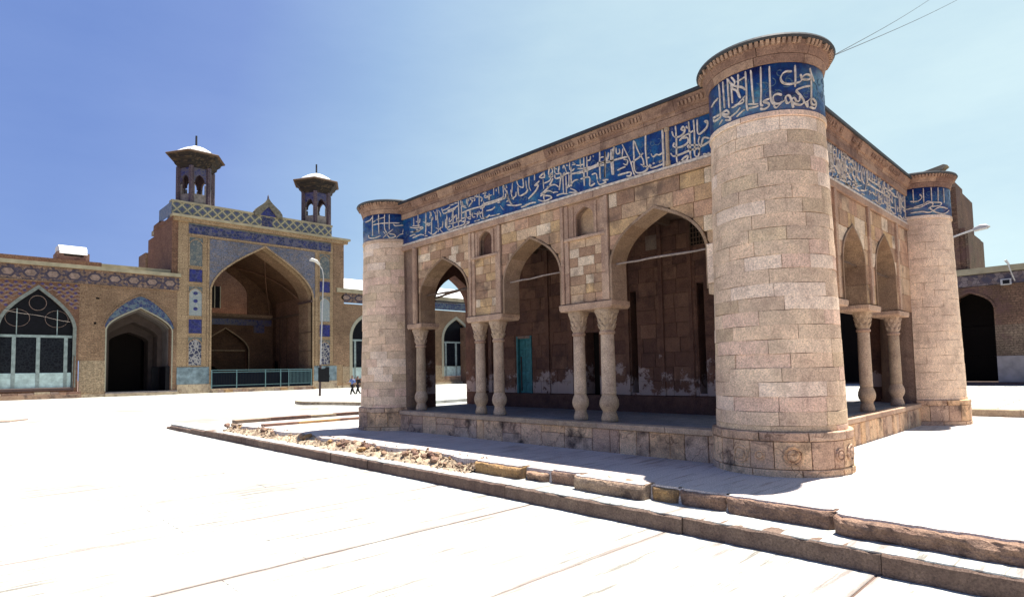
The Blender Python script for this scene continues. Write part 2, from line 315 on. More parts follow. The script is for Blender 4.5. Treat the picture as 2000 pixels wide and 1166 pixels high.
M['shirt'] = brickmat('blue_white_shirt', (0.12,0.22,0.60), (0.55,0.62,0.75), (0.5,0.55,0.7), 0.35, 0.3, 0.0)
M['trousers'] = plain('black_trousers', (0.015,0.014,0.016), 0.8)

# ------------------------------------------------------------------ mesh helpers
class MB:
    def __init__(s): s.v = []; s.f = []
    def add(s, vs, fs):
        o = len(s.v); s.v += [tuple(v) for v in vs]; s.f += [tuple(i+o for i in f) for f in fs]; return s
    def box(s, x0, x1, y0, y1, z0, z1, fr=None):
        vs = [(x0,y0,z0),(x1,y0,z0),(x1,y1,z0),(x0,y1,z0),(x0,y0,z1),(x1,y0,z1),(x1,y1,z1),(x0,y1,z1)]
        if fr: vs = [fr(a, b, c) for a, b, c in vs]
        return s.add(vs, [(0,3,2,1),(4,5,6,7),(0,1,5,4),(1,2,6,5),(2,3,7,6),(3,0,4,7)])
    def fbox(s, fr, u0, u1, z0, z1, w0, w1):
        """box in a wall frame: u along, z up, w into the wall"""
        vs = [fr(u, z, w) for w in (w0, w1) for (u, z) in ((u0,z0),(u1,z0),(u1,z1),(u0,z1))]
        return s.add(vs, [(0,1,2,3),(7,6,5,4),(0,4,5,1),(1,5,6,2),(2,6,7,3),(3,7,4,0)])
    def prism(s, fr, poly, w0, w1, chamfer=0.0, cd=0.0):
        n = len(poly)
        if chamfer:
            cu = sum(p[0] for p in poly)/n; cz = sum(p[1] for p in poly)/n
            inn = []
            for (u, z) in poly:
                du, dz = cu-u, cz-z
                inn.append((u + (chamfer if du > 0 else -chamfer)*min(1, abs(du)/0.03), z + (chamfer if dz > 0 else -chamfer)*min(1, abs(dz)/0.03)))
            vs = [fr(u, z, w0) for u, z in inn] + [fr(u, z, w0+cd) for u, z in poly] + [fr(u, z, w1) for u, z in poly]
            fs = [tuple(range(n))] + [(i, (i+1) % n, n+(i+1) % n, n+i) for i in range(n)] + [(n+i, n+(i+1) % n, 2*n+(i+1) % n, 2*n+i) for i in range(n)]
            return s.add(vs, fs)
        vs = [fr(u, z, w0) for u, z in poly] + [fr(u, z, w1) for u, z in poly]
        fs = [tuple(range(n)), tuple(range(2*n-1, n-1, -1))] + [(i, (i+1) % n, n+(i+1) % n, n+i) for i in range(n)]
        return s.add(vs, fs)
    def lathe(s, prof, seg=24, c=(0,0), a0=0, a1=360, cap=True):
        full = abs(a1-a0) >= 359.9; n = seg if full else seg+1
        vs = []
        for r, z in prof:
            for i in range(n):
                a = radians(a0+(a1-a0)*i/seg); vs.append((c[0]+r*cos(a), c[1]+r*sin(a), z))
        fs = []
        for j in range(len(prof)-1):
            for i in range(seg):
                k = (i+1) % n
                fs.append((j*n+i, j*n+k, (j+1)*n+k, (j+1)*n+i))
        if cap and full:
            fs.append(tuple(range(n-1, -1, -1))); fs.append(tuple((len(prof)-1)*n+i for i in range(n)))
        return s.add(vs, fs)
    def tube(s, pts, r, seg=8, closed=False):
        pts = [Vector(p) for p in pts]; n = len(pts); rr = r if isinstance(r, (list, tuple)) else [r]*n
        vs = []
        for i, p in enumerate(pts):
            d = (pts[min(i+1, n-1)] - pts[max(i-1, 0)]).normalized()
            a = Vector((0,0,1)) if abs(d.z) < 0.9 else Vector((1,0,0))
            x = d.cross(a).normalized(); y = d.cross(x)
            for k in range(seg):
                t = 2*pi*k/seg; vs.append(p + rr[i]*(cos(t)*x + sin(t)*y))
        fs = [(i*seg+k, i*seg+(k+1) % seg, (i+1)*seg+(k+1) % seg, (i+1)*seg+k) for i in range(n-1) for k in range(seg)]
        fs += [tuple(range(seg-1, -1, -1)), tuple((n-1)*seg+k for k in range(seg))]
        return s.add(vs, fs)
    def mesh(s, name, mat, smooth=False, fix=True):
        me = bpy.data.meshes.new(name); me.from_pydata(s.v, [], s.f)
        if fix:
            b = bmesh.new(); b.from_mesh(me); bmesh.ops.recalc_face_normals(b, faces=b.faces); b.to_mesh(me); b.free()
        me.materials.append(M[mat] if isinstance(mat, str) else mat)
        if smooth: me.polygons.foreach_set('use_smooth', [True]*len(me.polygons))
        return me
    def obj(s, name, mat, parent=None, smooth=False, kind=None, label=None, fix=True):
        o = bpy.data.objects.new(name, s.mesh(name, mat, smooth, fix)); COL.objects.link(o)
        if parent: o.parent = parent
        if kind: o['kind'] = kind
        if label: o['label'] = label
        return o
def smooth_angle(o, deg=40):
    me = o.data
    me.polygons.foreach_set('use_smooth', [True]*len(me.polygons))
    b = bmesh.new(); b.from_mesh(me)
    for ed in b.edges:
        if len(ed.link_faces) == 2 and ed.calc_face_angle(0) > radians(deg): ed.smooth = False
    b.to_mesh(me); b.free()
def tag(o, label, cat, group=None, kind=None):
    if label: o['label'] = label
    if cat: o['category'] = cat
    if group: o['group'] = group
    if kind: o['kind'] = kind
    return o
def thing(name, label, cat, group=None):
    o = bpy.data.objects.new(name, None); COL.objects.link(o); o.empty_display_size = 0.2
    return tag(o, label, cat, group)
def inst(src, loc=None, parent=None, rot=None):
    o = src.copy(); COL.objects.link(o)
    if parent: o.parent = parent
    if loc is not None: o.location = loc
    if rot is not None: o.rotation_euler = rot
    return o
def copy_tree(src, loc, rot=0, parent=None):
    o = inst(src, loc, parent, (0,0,rot))
    for ch in list(src.children):
        c = inst(ch, parent=o)
        for g in list(ch.children): inst(g, parent=c)
    return o
G1 = [(0,1),(0.25,0.88),(0.5,0.735),(0.6,0.66),(0.7,0.58),(0.8,0.47),(0.9,0.33),(0.97,0.16),(1,0)]
G2 = [(0,1),(0.15,0.89),(0.33,0.775),(0.5,0.65),(0.63,0.545),(0.8,0.385),(0.9,0.25),(0.97,0.12),(1,0)]
def arch(u0, u1, zs, za, G=G1, grow=0.0):
    """pointed arch as a polyline from left springing to right springing"""
    c = (u0+u1)/2; hw = (u1-u0)/2+grow; h = za-zs+grow*1.15
    pts = [(c-t*hw, zs+g*h) for t, g in reversed(G)] + [(c+t*hw, zs+g*h) for t, g in G[1:]]
    out = [pts[0]]
    for a, b in zip(pts, pts[1:]):
        out.append(((a[0]+b[0])/2, (a[1]+b[1])/2)); out.append(b)
    # soften the polyline by one pass except at the ends and the point
    mid = len(out)//2; sm = list(out)
    for i in range(1, len(out)-1):
        if i != mid: sm[i] = (out[i][0]*0.5+(out[i-1][0]+out[i+1][0])*0.25, out[i][1]*0.5+(out[i-1][1]+out[i+1][1])*0.25)
    return sm
def arch_z(pl, u):
    for a, b in zip(pl, pl[1:]):
        if a[0] <= u <= b[0]: return a[1]+(b[1]-a[1])*(u-a[0])/max(1e-9, b[0]-a[0])
    return None
def wall(mb, fr, u0, u1, z0, z1, ops, w0, w1):
    """wall slab with pointed openings; ops: (arch polyline, bottom z)"""
    ops = sorted(ops, key=lambda o: o[0][0][0]); cur = u0
    for pl, zb in ops:
        a, b = pl[0][0], pl[-1][0]
        if a > cur: mb.fbox(fr, cur, a, z0, z1, w0, w1)
        if zb > z0: mb.fbox(fr, a, b, z0, zb, w0, w1)
        n = len(pl)
        vs = []
        for (u, z) in pl: vs += [fr(u, z, w0), fr(u, z1, w0), fr(u, z, w1), fr(u, z1, w1)]
        fs = []
        for i in range(n-1):
            p, q = 4*i, 4*(i+1)
            fs += [(p, q, q+1, p+1), (p+2, p+3, q+3, q+2), (p, p+2, q+2, q), (p+1, q+1, q+3, p+3)]
        mb.add(vs, fs); cur = b
    if cur < u1: mb.fbox(fr, cur, u1, z0, z1, w0, w1)
def ring(mb, fr, pl, t, w0, w1, zb=None, i0=0, i1=None):
    """band of thickness t outside an arch polyline (optionally carried down to zb)"""
    i1 = len(pl)-1 if i1 is None else i1
    P = list(pl)
    c = (P[0][0]+P[-1][0])/2
    def off(i):
        a = P[max(i-1, 0)]; b = P[min(i+1, len(P)-1)]
        dx, dz = b[0]-a[0], b[1]-a[1]; L = hypot(dx, dz) or 1
        if i == 0 or i == len(P)-1: return (P[i][0] + (t if P[i][0] > c else -t), P[i][1])
        if i == len(P)//2: return (P[i][0], P[i][1]+t*1.25)
        return (P[i][0]-dz/L*t, P[i][1]+dx/L*t)
    idx = list(range(i0, i1+1))
    inn = [P[i] for i in idx]; out = [off(i) for i in idx]
    if zb is not None:
        inn = [(P[0][0], zb)] + inn + [(P[-1][0], zb)]; out = [(out[0][0], zb)] + out + [(out[-1][0], zb)]
    n = len(inn); vs = []
    for k in range(n): vs += [fr(*inn[k], w0), fr(*out[k], w0), fr(*out[k], w1), fr(*inn[k], w1)]
    fs = []
    for k in range(n-1):
        p, q = 4*k, 4*k+4
        fs += [(p, q, q+1, p+1), (p+1, q+1, q+2, p+2), (p+2, q+2, q+3, p+3), (p+3, q+3, q, p)]
    fs += [(0, 1, 2, 3), (4*n-1, 4*n-2, 4*n-3, 4*n-4)]
    mb.add(vs, fs)
def smoothline(pts, sub=4):
    out = []
    n = len(pts)
    for i in range(n-1):
        p0 = pts[max(i-1, 0)]; p1 = pts[i]; p2 = pts[i+1]; p3 = pts[min(i+2, n-1)]
        for k in range(sub):
            t = k/sub
            out.append(tuple(0.5*((2*p1[j])+(-p0[j]+p2[j])*t+(2*p0[j]-5*p1[j]+4*p2[j]-p3[j])*t*t+(-p0[j]+3*p1[j]-3*p2[j]+p3[j])*t**3) for j in (0, 1)))
    out.append(pts[-1]); return out
def stroke(mb, fn, pts, width=0.034, h=0.016, sub=4, pen=0.9):
    """raised calligraphic stroke; fn(s, z, lift) -> world; pts in metres along the band"""
    P = smoothline(pts, sub) if len(pts) > 2 else [pts[0], ((pts[0][0]+pts[1][0])/2, (pts[0][1]+pts[1][1])/2), pts[1]]
    n = len(P); vs = []
    for i in range(n):
        a = P[max(i-1, 0)]; b = P[min(i+1, n-1)]
        dx, dz = b[0]-a[0], b[1]-a[1]; L = hypot(dx, dz) or 1; dx /= L; dz /= L
        w = width*(0.62+0.55*abs(dx*sin(pen)-dz*cos(pen)))
        if i in (0, n-1): w *= 0.6
        ox, oz = -dz*w/2, dx*w/2
        vs += [fn(P[i][0]-ox*1.15, P[i][1]-oz*1.15, 0), fn(P[i][0]-ox, P[i][1]-oz, h), fn(P[i][0]+ox, P[i][1]+oz, h), fn(P[i][0]+ox*1.15, P[i][1]+oz*1.15, 0)]
    fs = []
    for i in range(n-1):
        p, q = 4*i, 4*i+4
        fs += [(p, p+1, q+1, q), (p+1, p+2, q+2, q+1), (p+2, p+3, q+3, q+2)]
    fs += [(0, 3, 2, 1), (4*n-4, 4*n-3, 4*n-2, 4*n-1)]
    mb.add(vs, fs)
def decode(txt, sa):
    out = []
    for s in txt.split(';'):
        v = [int(q) for q in s.split(',')]
        out.append([(v[i]/sa, 5.2+v[i+1]/1000) for i in range(0, len(v), 2)])
    return out
# inscription strokes: pairs (position along band, height in mm above 5.2 m); towers: tenths of a degree, wall: mm
STROKES_NEAR = "2289,675,2234,677,2198,642,2179,578,2186,520,2211,480,2258,467,2320,482,2368,509,2390,549,2385,596,2379,634;2384,568,2429,632,2469,650,2501,630,2490,579,2441,558,2397,555;2324,781,2322,610,2315,420;2499,763,2513,681,2553,559;2509,613,2506,449,2497,256;2494,465,2407,428,2330,373,2335,336,2373,272,2398,209,2396,162,2361,129,2315,136,2279,174;2493,265,2442,197,2382,150;2359,271,2350,195,2323,184,2300,240,2274,211,2278,136,2288,79;2268,212,2252,278,2222,271,2214,215,2230,157,2261,183,2268,230;2214,215,2172,163,2125,95,2103,137;2182,294,2142,318,2108,297,2100,232,2110,173,2149,157,2184,189;2080,789,2078,541,2077,304,2088,197,2120,143;2001,805,1997,566,1995,376,1987,188,2009,171;1908,795,1912,601,1915,406,1922,231;1964,205,1872,242;2067,259,2010,228,2054,186,2058,138,2018,102,1979,123;1857,801,1858,626,1859,432,1853,241,1863,140;1781,804,1780,668,1773,525,1795,386;1855,715,1804,693,1764,687;1652,816,1694,709,1748,617,1813,562,1848,495;1705,802,1744,689,1713,609,1759,532,1782,412;1659,782,1662,541,1666,301;1597,804,1599,631,1606,337;1535,816,1542,619,1543,296;1514,577,1425,556,1355,531;1394,309,1500,282,1543,276,1530,223,1421,231,1408,279;1562,274,1633,281,1662,204,1614,222,1563,284,1596,203,1660,146,1674,89,1611,125;1695,284,1752,292,1820,364,1846,399;1732,303,1818,297,1826,351;1675,137,1749,176,1790,233;1746,99,1801,150,1833,173;1567,161,1515,112;2418,165,2446,103,2442,197;2470,117,2539,105,2563,198,2528,255,2492,236,2505,163,2562,179;1701,685,1703,516,1705,357;1870,176,1934,168,1964,177"
STROKES_LEFT = "2102,839,2101,531,2110,265;2222,842,2217,590,2220,408,2261,281;2309,825,2307,587,2306,378;1981,551,2131,570,2271,574,2496,585;1971,835,1963,555,1968,231;2388,548,2423,494,2580,527,2570,399,2550,297;2573,835,2581,682,2620,604;2694,719,2621,675;1861,268,1876,194,2003,155,2139,206;2186,132,2270,253,2378,393;2270,225,2314,141,2394,157,2421,186,2386,240,2306,253;2430,131,2513,250,2659,302;2197,326,2233,254;2217,744,2151,721,2060,691;1739,699,1893,712,1971,807;1982,635,2038,681;2599,361,2649,384"
STROKES_RIGHT = "1831,880,1825,332;1953,886,1952,508;2102,896,2097,479;2223,904,2220,507;2343,902,2330,505;2462,891,2456,472;1901,563,2002,538,2074,629,2043,739;1716,304,1883,358,2042,363,2188,468,2385,466,2349,381,2184,344,2282,193,2438,157,2582,282;1901,227,2061,234,2178,198,2347,339,2531,315;1952,382,2091,438,2165,512,2238,423,2158,304"
STROKES_FACE = "1524,746,1514,527,1519,98,1446,67,1383,117,1297,138,1324,67,1398,59,1458,81;1596,666,1562,564,1464,529,1377,553,1338,620,1371,687,1410,642,1350,612;1260,741,1248,447,1246,79,1181,50;1293,673,1312,646,1253,627;1164,743,1159,586,1159,309,1167,112,1098,71,1082,176;1094,721,1092,477,1011,474,915,543,900,636,957,644,902,593;1455,453,1367,505,1244,535,1160,553;1555,448,1582,388,1497,340,1374,339,1287,380,1296,461,1392,479;879,325,980,366,1018,311,1021,236,881,271;1021,236,1139,215,1233,231,1291,281,1290,314,1230,308,1090,267;1637,278,1590,208,1478,199,1306,218,1210,224;1060,412,1087,332,1067,238,1096,115;1005,67,981,82,936,59,890,78;2155,768,2166,487,2148,245,2139,125,2236,80,2373,103,2425,200,2429,442,2418,739,2329,509,2227,314,2219,170;2689,746,2596,549,2504,342,2442,109,2389,35;2222,443,2334,379,2490,338;2049,383,2011,314,1931,338,1880,312,1801,336;2145,327,2091,324;2284,247,2178,171,2098,161,2083,192;2057,174,2072,119,1953,111,1796,127;2017,186,1977,187;1885,186,1833,195,1885,174;3146,490,2964,491,2772,488,2584,473;2971,717,2911,712,2880,753,2916,577;2956,713,2965,466,2945,213;2912,700,2921,454,2915,205;2836,728,2826,601,2753,605,2764,682;2678,657,2699,492;2671,448,2573,397,2604,320,2675,363;2824,268,2706,286,2634,292;2813,167,2668,167,2511,151,2528,83,2612,104;3114,733,3115,507,3134,199;3033,672,3051,602,3113,569;4009,498,3726,478,3403,509,3169,522,2898,486;3237,756,3250,417,3242,201;3115,733,3108,505,3134,199;3226,638,3134,626;3025,683,3028,609,3107,530,3307,547;3750,757,3739,572;3651,756,3658,331,3656,162;3570,747,3569,321;3474,733,3493,661,3573,670;3822,568,3675,529,3498,521;3748,327,3521,309,3512,128,3384,148;4035,756,4040,599;3951,733,3885,676,3969,686;3974,555,3905,590;4231,555,4227,140;4146,493,4142,120;4060,524,4067,314,4121,221;4329,755,4351,626,4283,568,4305,426,4347,235;4471,779,4440,622,4317,590;4459,599,4444,514,4303,506,4128,542,4042,533;4615,790,4638,645,4528,672,4543,771;4602,636,4587,523,4771,486;4782,737,4767,623,4915,660,4764,732;4806,577,4794,368;4890,266,4740,327,4628,396,4515,532;4918,577,5072,504,4958,504,5037,384,5272,255;5064,754,5068,629;5434,762,5430,561,5578,626,5635,755;5599,616,5565,393,5346,413,5285,484;5810,376,5686,406,5663,502;5779,732,5807,506;6092,779,5992,593,5894,351,5794,227;4968,159,4784,90,4564,123,4671,188,4799,204,4783,118;4037,201,3856,80,4073,118;4069,235,3931,333,3814,331;3320,183,3261,92,3107,105,3182,161,3046,139;3456,344,3346,341,3320,208;4227,674,4190,731,4127,568;6166,456,6038,457;5980,268,5713,195,5491,176;5394,126,5198,140,5045,121;4421,131,4280,139,4108,99;4701,387,4484,389,4362,306;4778,268,4667,297,4542,240;5338,681,5324,493;5238,742,5244,545,5190,419;7692,419,7324,444,6871,430,6343,428,6043,456,6018,545;7777,780,7773,401,7780,95,7595,43,7462,119;7684,759,7661,617,7453,505;7420,768,7412,563;7318,711,7243,627,7374,522;6961,796,6969,468;7061,786,7064,687;6740,761,6719,642,6503,625;6427,801,6432,609;6264,777,6245,598;6102,786,6086,529;5971,613,5931,415,5847,256;7669,278,7511,263,7567,122,7753,107;7300,405,7305,205;7174,312,6999,260,6973,336;6848,376,6829,143,6708,118,6587,158;6704,280,6512,272,6393,311;6207,303,6119,189;6588,126,6305,101;8236,601,7958,612,7794,646;8489,725,8406,567,8124,578;8266,502,8246,114,7914,120;8187,242,7912,223;8149,723,7956,716;8869,734,8753,602,8727,454;8692,733,8644,223;8439,361,8471,191;9201,749,9209,330,9243,154;8935,441,9178,397;8990,687,9023,549;9674,604,9516,536,9483,641;9575,771,9566,397;9967,492,9677,418,9362,396;9937,354,9615,314,9425,371;9842,168,9460,193,9305,146;9090,199,8882,88,8704,146;8587,177,8417,40;9620,54,9338,61;6950,233,6879,120,6684,114;7138,737,6866,642,6893,550;6597,679,6577,512;8014,538,8046,353,7880,423;7480,443,7458,270,7329,260"

# ================================================================== GROUND
GZ = -0.40
g = MB(); g.box(-900, 900, -900, 900, -3.0, GZ-0.009); courtyard = g.obj('courtyard_ground', 'joint'); tag(courtyard, 'white paved courtyard round the stone pavilion', None, kind='structure')
def slab(x0, x1, y0, y1, z1=GZ):
    d = random.uniform(-0.003, 0.003); gap = random.uniform(0.006, 0.014); c = 0.006
    x0 += .002; x1 -= .002; y0 += gap; y1 -= gap; z1 += d
    vs = [(x0,y0,-0.5),(x1,y0,-0.5),(x1,y1,-0.5),(x0,y1,-0.5),(x0,y0,z1-c),(x1,y0,z1-c),(x1,y1,z1-c),(x0,y1,z1-c),(x0+c,y0+c,z1),(x1-c,y0+c,z1),(x1-c,y1-c,z1),(x0+c,y1-c,z1)]
    fs = [(0,1,5,4),(1,2,6,5),(2,3,7,6),(3,0,4,7),(4,5,9,8),(5,6,10,9),(6,7,11,10),(7,4,8,11),(8,9,10,11)]
    return vs, fs
farsl = MB(); cnt = 0
y = -9.0
rows = []
while y < 76:
    h = 2.28 if y < 40 else 2.28
    rows.append((y, min(y+h, 75.9))); y += h
for ri, (ya, yb) in enumerate(rows):
    x = -30 + (ri*1.7) % 4.2
    while x < 56:
        w = random.uniform(3.4, 5.2); xe = min(x+w, 56)
        inside = (x > -2.9 and xe < 12.4 and ya > -8 and yb < 17)
        if not inside:
            near = yb < 47 and -27 < x < 14 and (x+9.7 < (ya+9)*1.7+8) and (x > -14-ya*0.35)
            v, f = slab(x, xe, ya, yb)
            if near and cnt < 250:
                MB().add(v, f).obj('paving_slab', 'paving', courtyard, fix=False); cnt += 1
            else: farsl.add(v, f)
        x = xe
farsl.obj('paving_slab', 'paving', courtyard, kind='stuff', fix=False)

# terrace on which the pavilion stands
TY0, TY1, TX1 = -9.0, 17.3, 12.2
t_ = MB()
edge = []
yy = TY0
while yy <= TY1+0.01:
    xe = -2.60
    if yy > 4.2: xe = -2.52 + 0.12*math.sin(yy*2.3)+random.uniform(-0.06, 0.06)
    edge.append((xe, yy)); yy += 0.28
poly = edge + [(TX1, TY1), (TX1, TY0)]
n = len(poly)
t_.add([(x_, y_, 0) for x_, y_ in poly] + [(x_-(0.05 if i < len(edge) else 0), y_, -0.45) for i, (x_, y_) in enumerate(poly)],
       [tuple(range(n))] + [(i, (i+1) % n, n+(i+1) % n, n+i) for i in range(n)])
terrace = t_.obj('terrace', 'terrace'); tag(terrace, 'raised concrete terrace under the stone pavilion', None, kind='structure')
# middle tread between the two steps
t_ = MB(); t_.box(-3.17, -2.3, TY0, 22.0, -0.45, -0.20); tread = t_.obj('step_tread', 'paving'); tag(tread, 'white middle tread of the terrace steps', None, kind='structure')
# lower kerb, one stone after another
def wobble_block(x0, x1, y0, y1, z0, z1, amp, seg=6, seed=0, nose=0.02):
    """a long block along Y with slightly uneven arrises"""
    rnd = random.Random(seed); vs = []; fs = []
    for i in range(seg+1):
        y_ = y0+(y1-y0)*i/seg
        a, b, c, d = (rnd.uniform(-amp, amp) for _ in range(4))
        vs += [(x0+a*0.5, y_, z0), (x0+a, y_, z1-nose+b*0.5), (x0+nose+a, y_, z1+b*0.6), (x1, y_, z1+b*0.3), (x1, y_, z0)]
    for i in range(seg):
        p, q = 5*i, 5*i+5
        fs += [(p+k, p+k+1, q+k+1, q+k) for k in range(4)]
    fs += [(0,1,2,3,4), tuple(5*seg+k for k in (4,3,2,1,0))]
    return MB().add(vs, fs)
y = TY0; k = 0
while y < 22.3:
    L = random.choice((1.6, 2.1, 2.6, 3.1)); ye = min(y+L, 22.4)
    zt = -0.196 if y < 17 else -0.196-0.02*(y-16)
    o = wobble_block(-3.22+random.uniform(-.012,.012), -2.95, y+0.006, ye-0.006, -0.45, zt+random.uniform(-.006,.006), 0.013, 26, k)
    o = o.obj('kerb_stone', 'kerbrow', tread); k += 1
    y = ye
# sunlit white of the lower kerb top, put in as a thin pale sheet
ktop = MB(); sg = []
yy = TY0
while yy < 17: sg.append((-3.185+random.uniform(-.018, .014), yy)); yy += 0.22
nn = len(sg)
ktop.add([(x_, y_, -0.186) for x_, y_ in sg] + [(-2.5, y_, -0.186) for x_, y_ in sg] + [(x_-.004, y_, -0.199) for x_, y_ in sg],
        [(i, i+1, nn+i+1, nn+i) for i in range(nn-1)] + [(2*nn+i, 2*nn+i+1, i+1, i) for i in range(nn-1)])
ktop.obj('sunlit_kerb_top', 'paving', tread, fix=False)
# broken upper edge stones
from mathutils import noise as mnoise
def rough_block(x0, x1, y0, y1, z0, z1, seed, amp=0.03, seg=12):
    """weathered stone with a pitted, slightly undercut front"""
    vs = []; fs = []; seg = max(10, int(abs(y1-y0)/.045)); NP = 9; K = NP+3
    for i in range(seg+1):
        t = i/seg; y_ = y0+(y1-y0)*t; e = 0.07*max(0, 1-min(t, 1-t)*abs(y1-y0)/.10)**2
        for k in range(NP):
            q = k/(NP-1); z_ = z0+(z1-z0)*q
            n1 = mnoise.fractal(Vector((seed*3.1, y_*3.0, z_*5.0)), .9, 2.1, 4); n2 = mnoise.noise(Vector((seed, y_*14, z_*16)))
            x_ = x0+e+.025*(1-q)+amp*.9*n1+amp*.35*n2+(.030 if k == NP-1 else 0)+(.014 if k == NP-2 else 0)
            if k == NP-1: z_ -= .012+abs(n2)*amp*.5
            vs.append((x_, y_, z_))
        n3 = mnoise.noise(Vector((y_*6, seed, 3)))
        vs += [(x0+.15+e, y_, z1+n3*.006), (x1, y_, z1), (x1, y_, z0)]
    for i in range(seg):
        p, q = K*i, K*i+K
        fs += [(p+k, p+k+1, q+k+1, q+k) for k in range(K-1)]
    fs += [tuple(range(K)), tuple(K*seg+k for k in range(K-1, -1, -1))]
    return MB().add(vs, fs)
def sunlit_top(x0, x1, y0, y1, seed, amp):
    """thin sheet in terrace colour that puts sunlit white on a block top, ragged at its edge"""
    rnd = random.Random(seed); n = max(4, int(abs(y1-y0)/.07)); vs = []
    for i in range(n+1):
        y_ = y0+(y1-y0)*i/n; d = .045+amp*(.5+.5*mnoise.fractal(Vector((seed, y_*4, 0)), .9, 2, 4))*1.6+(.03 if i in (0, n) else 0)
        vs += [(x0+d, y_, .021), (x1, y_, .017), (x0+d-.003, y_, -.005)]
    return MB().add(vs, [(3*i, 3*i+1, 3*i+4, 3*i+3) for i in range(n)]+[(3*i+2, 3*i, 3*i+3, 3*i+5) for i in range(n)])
blocks = [(4.30, 3.12, -2.80, 0.0, .035), (3.10, 2.60, -2.70, -0.05, .06), (2.58, 1.98, -2.66, 0.0, .02), (1.97, 0.72, -2.84, 0.01, .022), (0.70, 0.28, -2.70, -0.01, .03), (0.27, -0.38, -2.69, 0.0, .03),
          (-0.39, -1.62, -2.72, 0.005, .035), (-1.66, -3.6, -2.88, 0.0, .05), (-3.64, -5.2, -2.84, 0.0, .045), (-5.24, -6.9, -2.8, 0.0, .03), (-6.94, -8.9, -2.8, 0.0, .03)]
for i, (ya, yb, xf, zt, am) in enumerate(blocks):
    o = rough_block(xf, -2.50, yb, ya, -0.22, zt+0.008, 100+i, am).obj('edge_stone', 'rough', terrace)
    if i != 1: sunlit_top(xf, -2.45, yb+.02, ya-.02, 50+i, am*1.0).obj('sunlit_block_top', 'terrace', terrace, fix=False)  # pale sheet gives the block its sunlit white top
# crumbled bank with lumps where the edge has gone
cb = MB(); NX, NY = 14, 150
hv = lambda a, b: math.sin(a*9.1+b*3.3)*0.5+math.sin(a*23+b*17.7)*0.3
for j in range(NY+1):
    y_ = 4.25+(17.0-4.25)*j/NY
    for i in range(NX+1):
        s = i/NX; x_ = -3.02+0.62*s
        z_ = -0.215+0.215*(s**1.1) + (0.035*hv(x_*2, y_*1.1)+random.uniform(-.016, .016))*(1-abs(2*s-1))*1.3
        cb.v.append((x_, y_, min(z_, 0.004)))
for j in range(NY):
    for i in range(NX): cb.f.append((j*(NX+1)+i, j*(NX+1)+i+1, (j+1)*(NX+1)+i+1, (j+1)*(NX+1)+i))
bank = cb.obj('crumbled_bank', 'sand', None, fix=False); tag(bank, 'pale crumbled rubble bank where the terrace edge stones are missing', None, kind='stuff')
fr_ = MB(); rf = random.Random(9)
for i in range(620):
    y_ = 4.3+12.7*rf.random()**1.5; s = rf.random(); x_ = -3.0+.58*s; r = rf.uniform(.012, .045)
    c_ = (x_, y_, -0.215+0.215*(s**1.1)+.02); vs = [(c_[0]+rf.uniform(-r, r), c_[1]+rf.uniform(-r, r)*1.3, c_[2]+rf.uniform(-r*.4, r)) for k in range(4)]
    vs += [(c_[0]+rf.uniform(-r, r)*1.4, c_[1]+rf.uniform(-r, r)*1.4, c_[2]-r*.6) for k in range(2)]
    fr_.add(vs, [(0,1,2), (0,2,3), (0,3,1), (1,4,2), (2,5,3), (3,4,1), (4,5,2), (5,4,3)])
gv = fr_.obj('stone_chippings', 'rough', None, fix=False); tag(gv, 'scattered angular stone chippings over the crumbled terrace bank', None, kind='stuff')
def rock(seed, sx, sy, sz):
    rnd = random.Random(seed); b = bmesh.new(); bmesh.ops.create_icosphere(b, subdivisions=2, radius=1)
    ax = [Vector((rnd.uniform(-1,1), rnd.uniform(-1,1), rnd.uniform(-1,1))).normalized() for _ in range(9)]
    for v in b.verts:
        for a in ax:
            d = v.co.dot(a)
            if d > 0.62: v.co -= a*(d-0.62)*0.9
        v.co *= 1+rnd.uniform(-.07, .07); v.co.x *= sx; v.co.y *= sy; v.co.z *= sz
    me = bpy.data.meshes.new('rubble_stone'); b.to_mesh(me); b.free(); me.materials.append(M['rough']); return me
rks = [rock(i, *s) for i, s in enumerate([(.09,.13,.07),(.07,.09,.06),(.11,.17,.08),(.06,.07,.05),(.08,.12,.06)])]
rr = random.Random(5)
spots = []
for i in range(26): spots.append((rr.uniform(-2.78, -2.48), rr.uniform(5.2, 9.6), 1.0))
for i in range(8): spots.append((rr.uniform(-2.65, -2.5), rr.uniform(9.8, 13), 1.2))
for i in range(7): spots.append((rr.uniform(-2.85, -2.55), rr.uniform(4.4, 5.3), 0.55))
for i, y_ in enumerate((13.6, 14.3, 15.6, 16.1, 16.6, 17.0, 17.4)): spots.append((-2.62+0.03*(i % 3), y_, 1.5))
for i, (x_, y_, s_) in enumerate(spots):
    o = bpy.data.objects.new('rubble_stone', rks[i % 5]); COL.objects.link(o)
    zz = -0.20+0.2*((x_+3.02)/0.62)
    o.location = (x_, y_, min(zz, -0.06)+0.015); o.rotation_euler = (rr.uniform(-.4,.4), rr.uniform(-.4,.4), rr.uniform(0,6.3)); s = s_*rr.uniform(.55, 1.15); o.scale = (s, s, s)
    if i < 26: tag(o, 'broken reddish stone in the rubble heap left of the first intact edge stone', 'rubble stone', 'loose stones in the rubble heap on the terrace edge')
    elif i < 34: tag(o, 'broken reddish stone lying sparsely on the middle of the crumbled terrace edge', 'rubble stone', 'sparse loose stones on the crumbled terrace edge')
    elif i < 41: tag(o, 'small broken stone chip lying against the first intact edge stone', 'rubble stone', 'stone chips by the first intact edge stone')
    else: tag(o, 'reddish edge stone in the short row at the far end of the terrace edge', 'rubble stone', 'row of stones at the far end of the terrace edge')
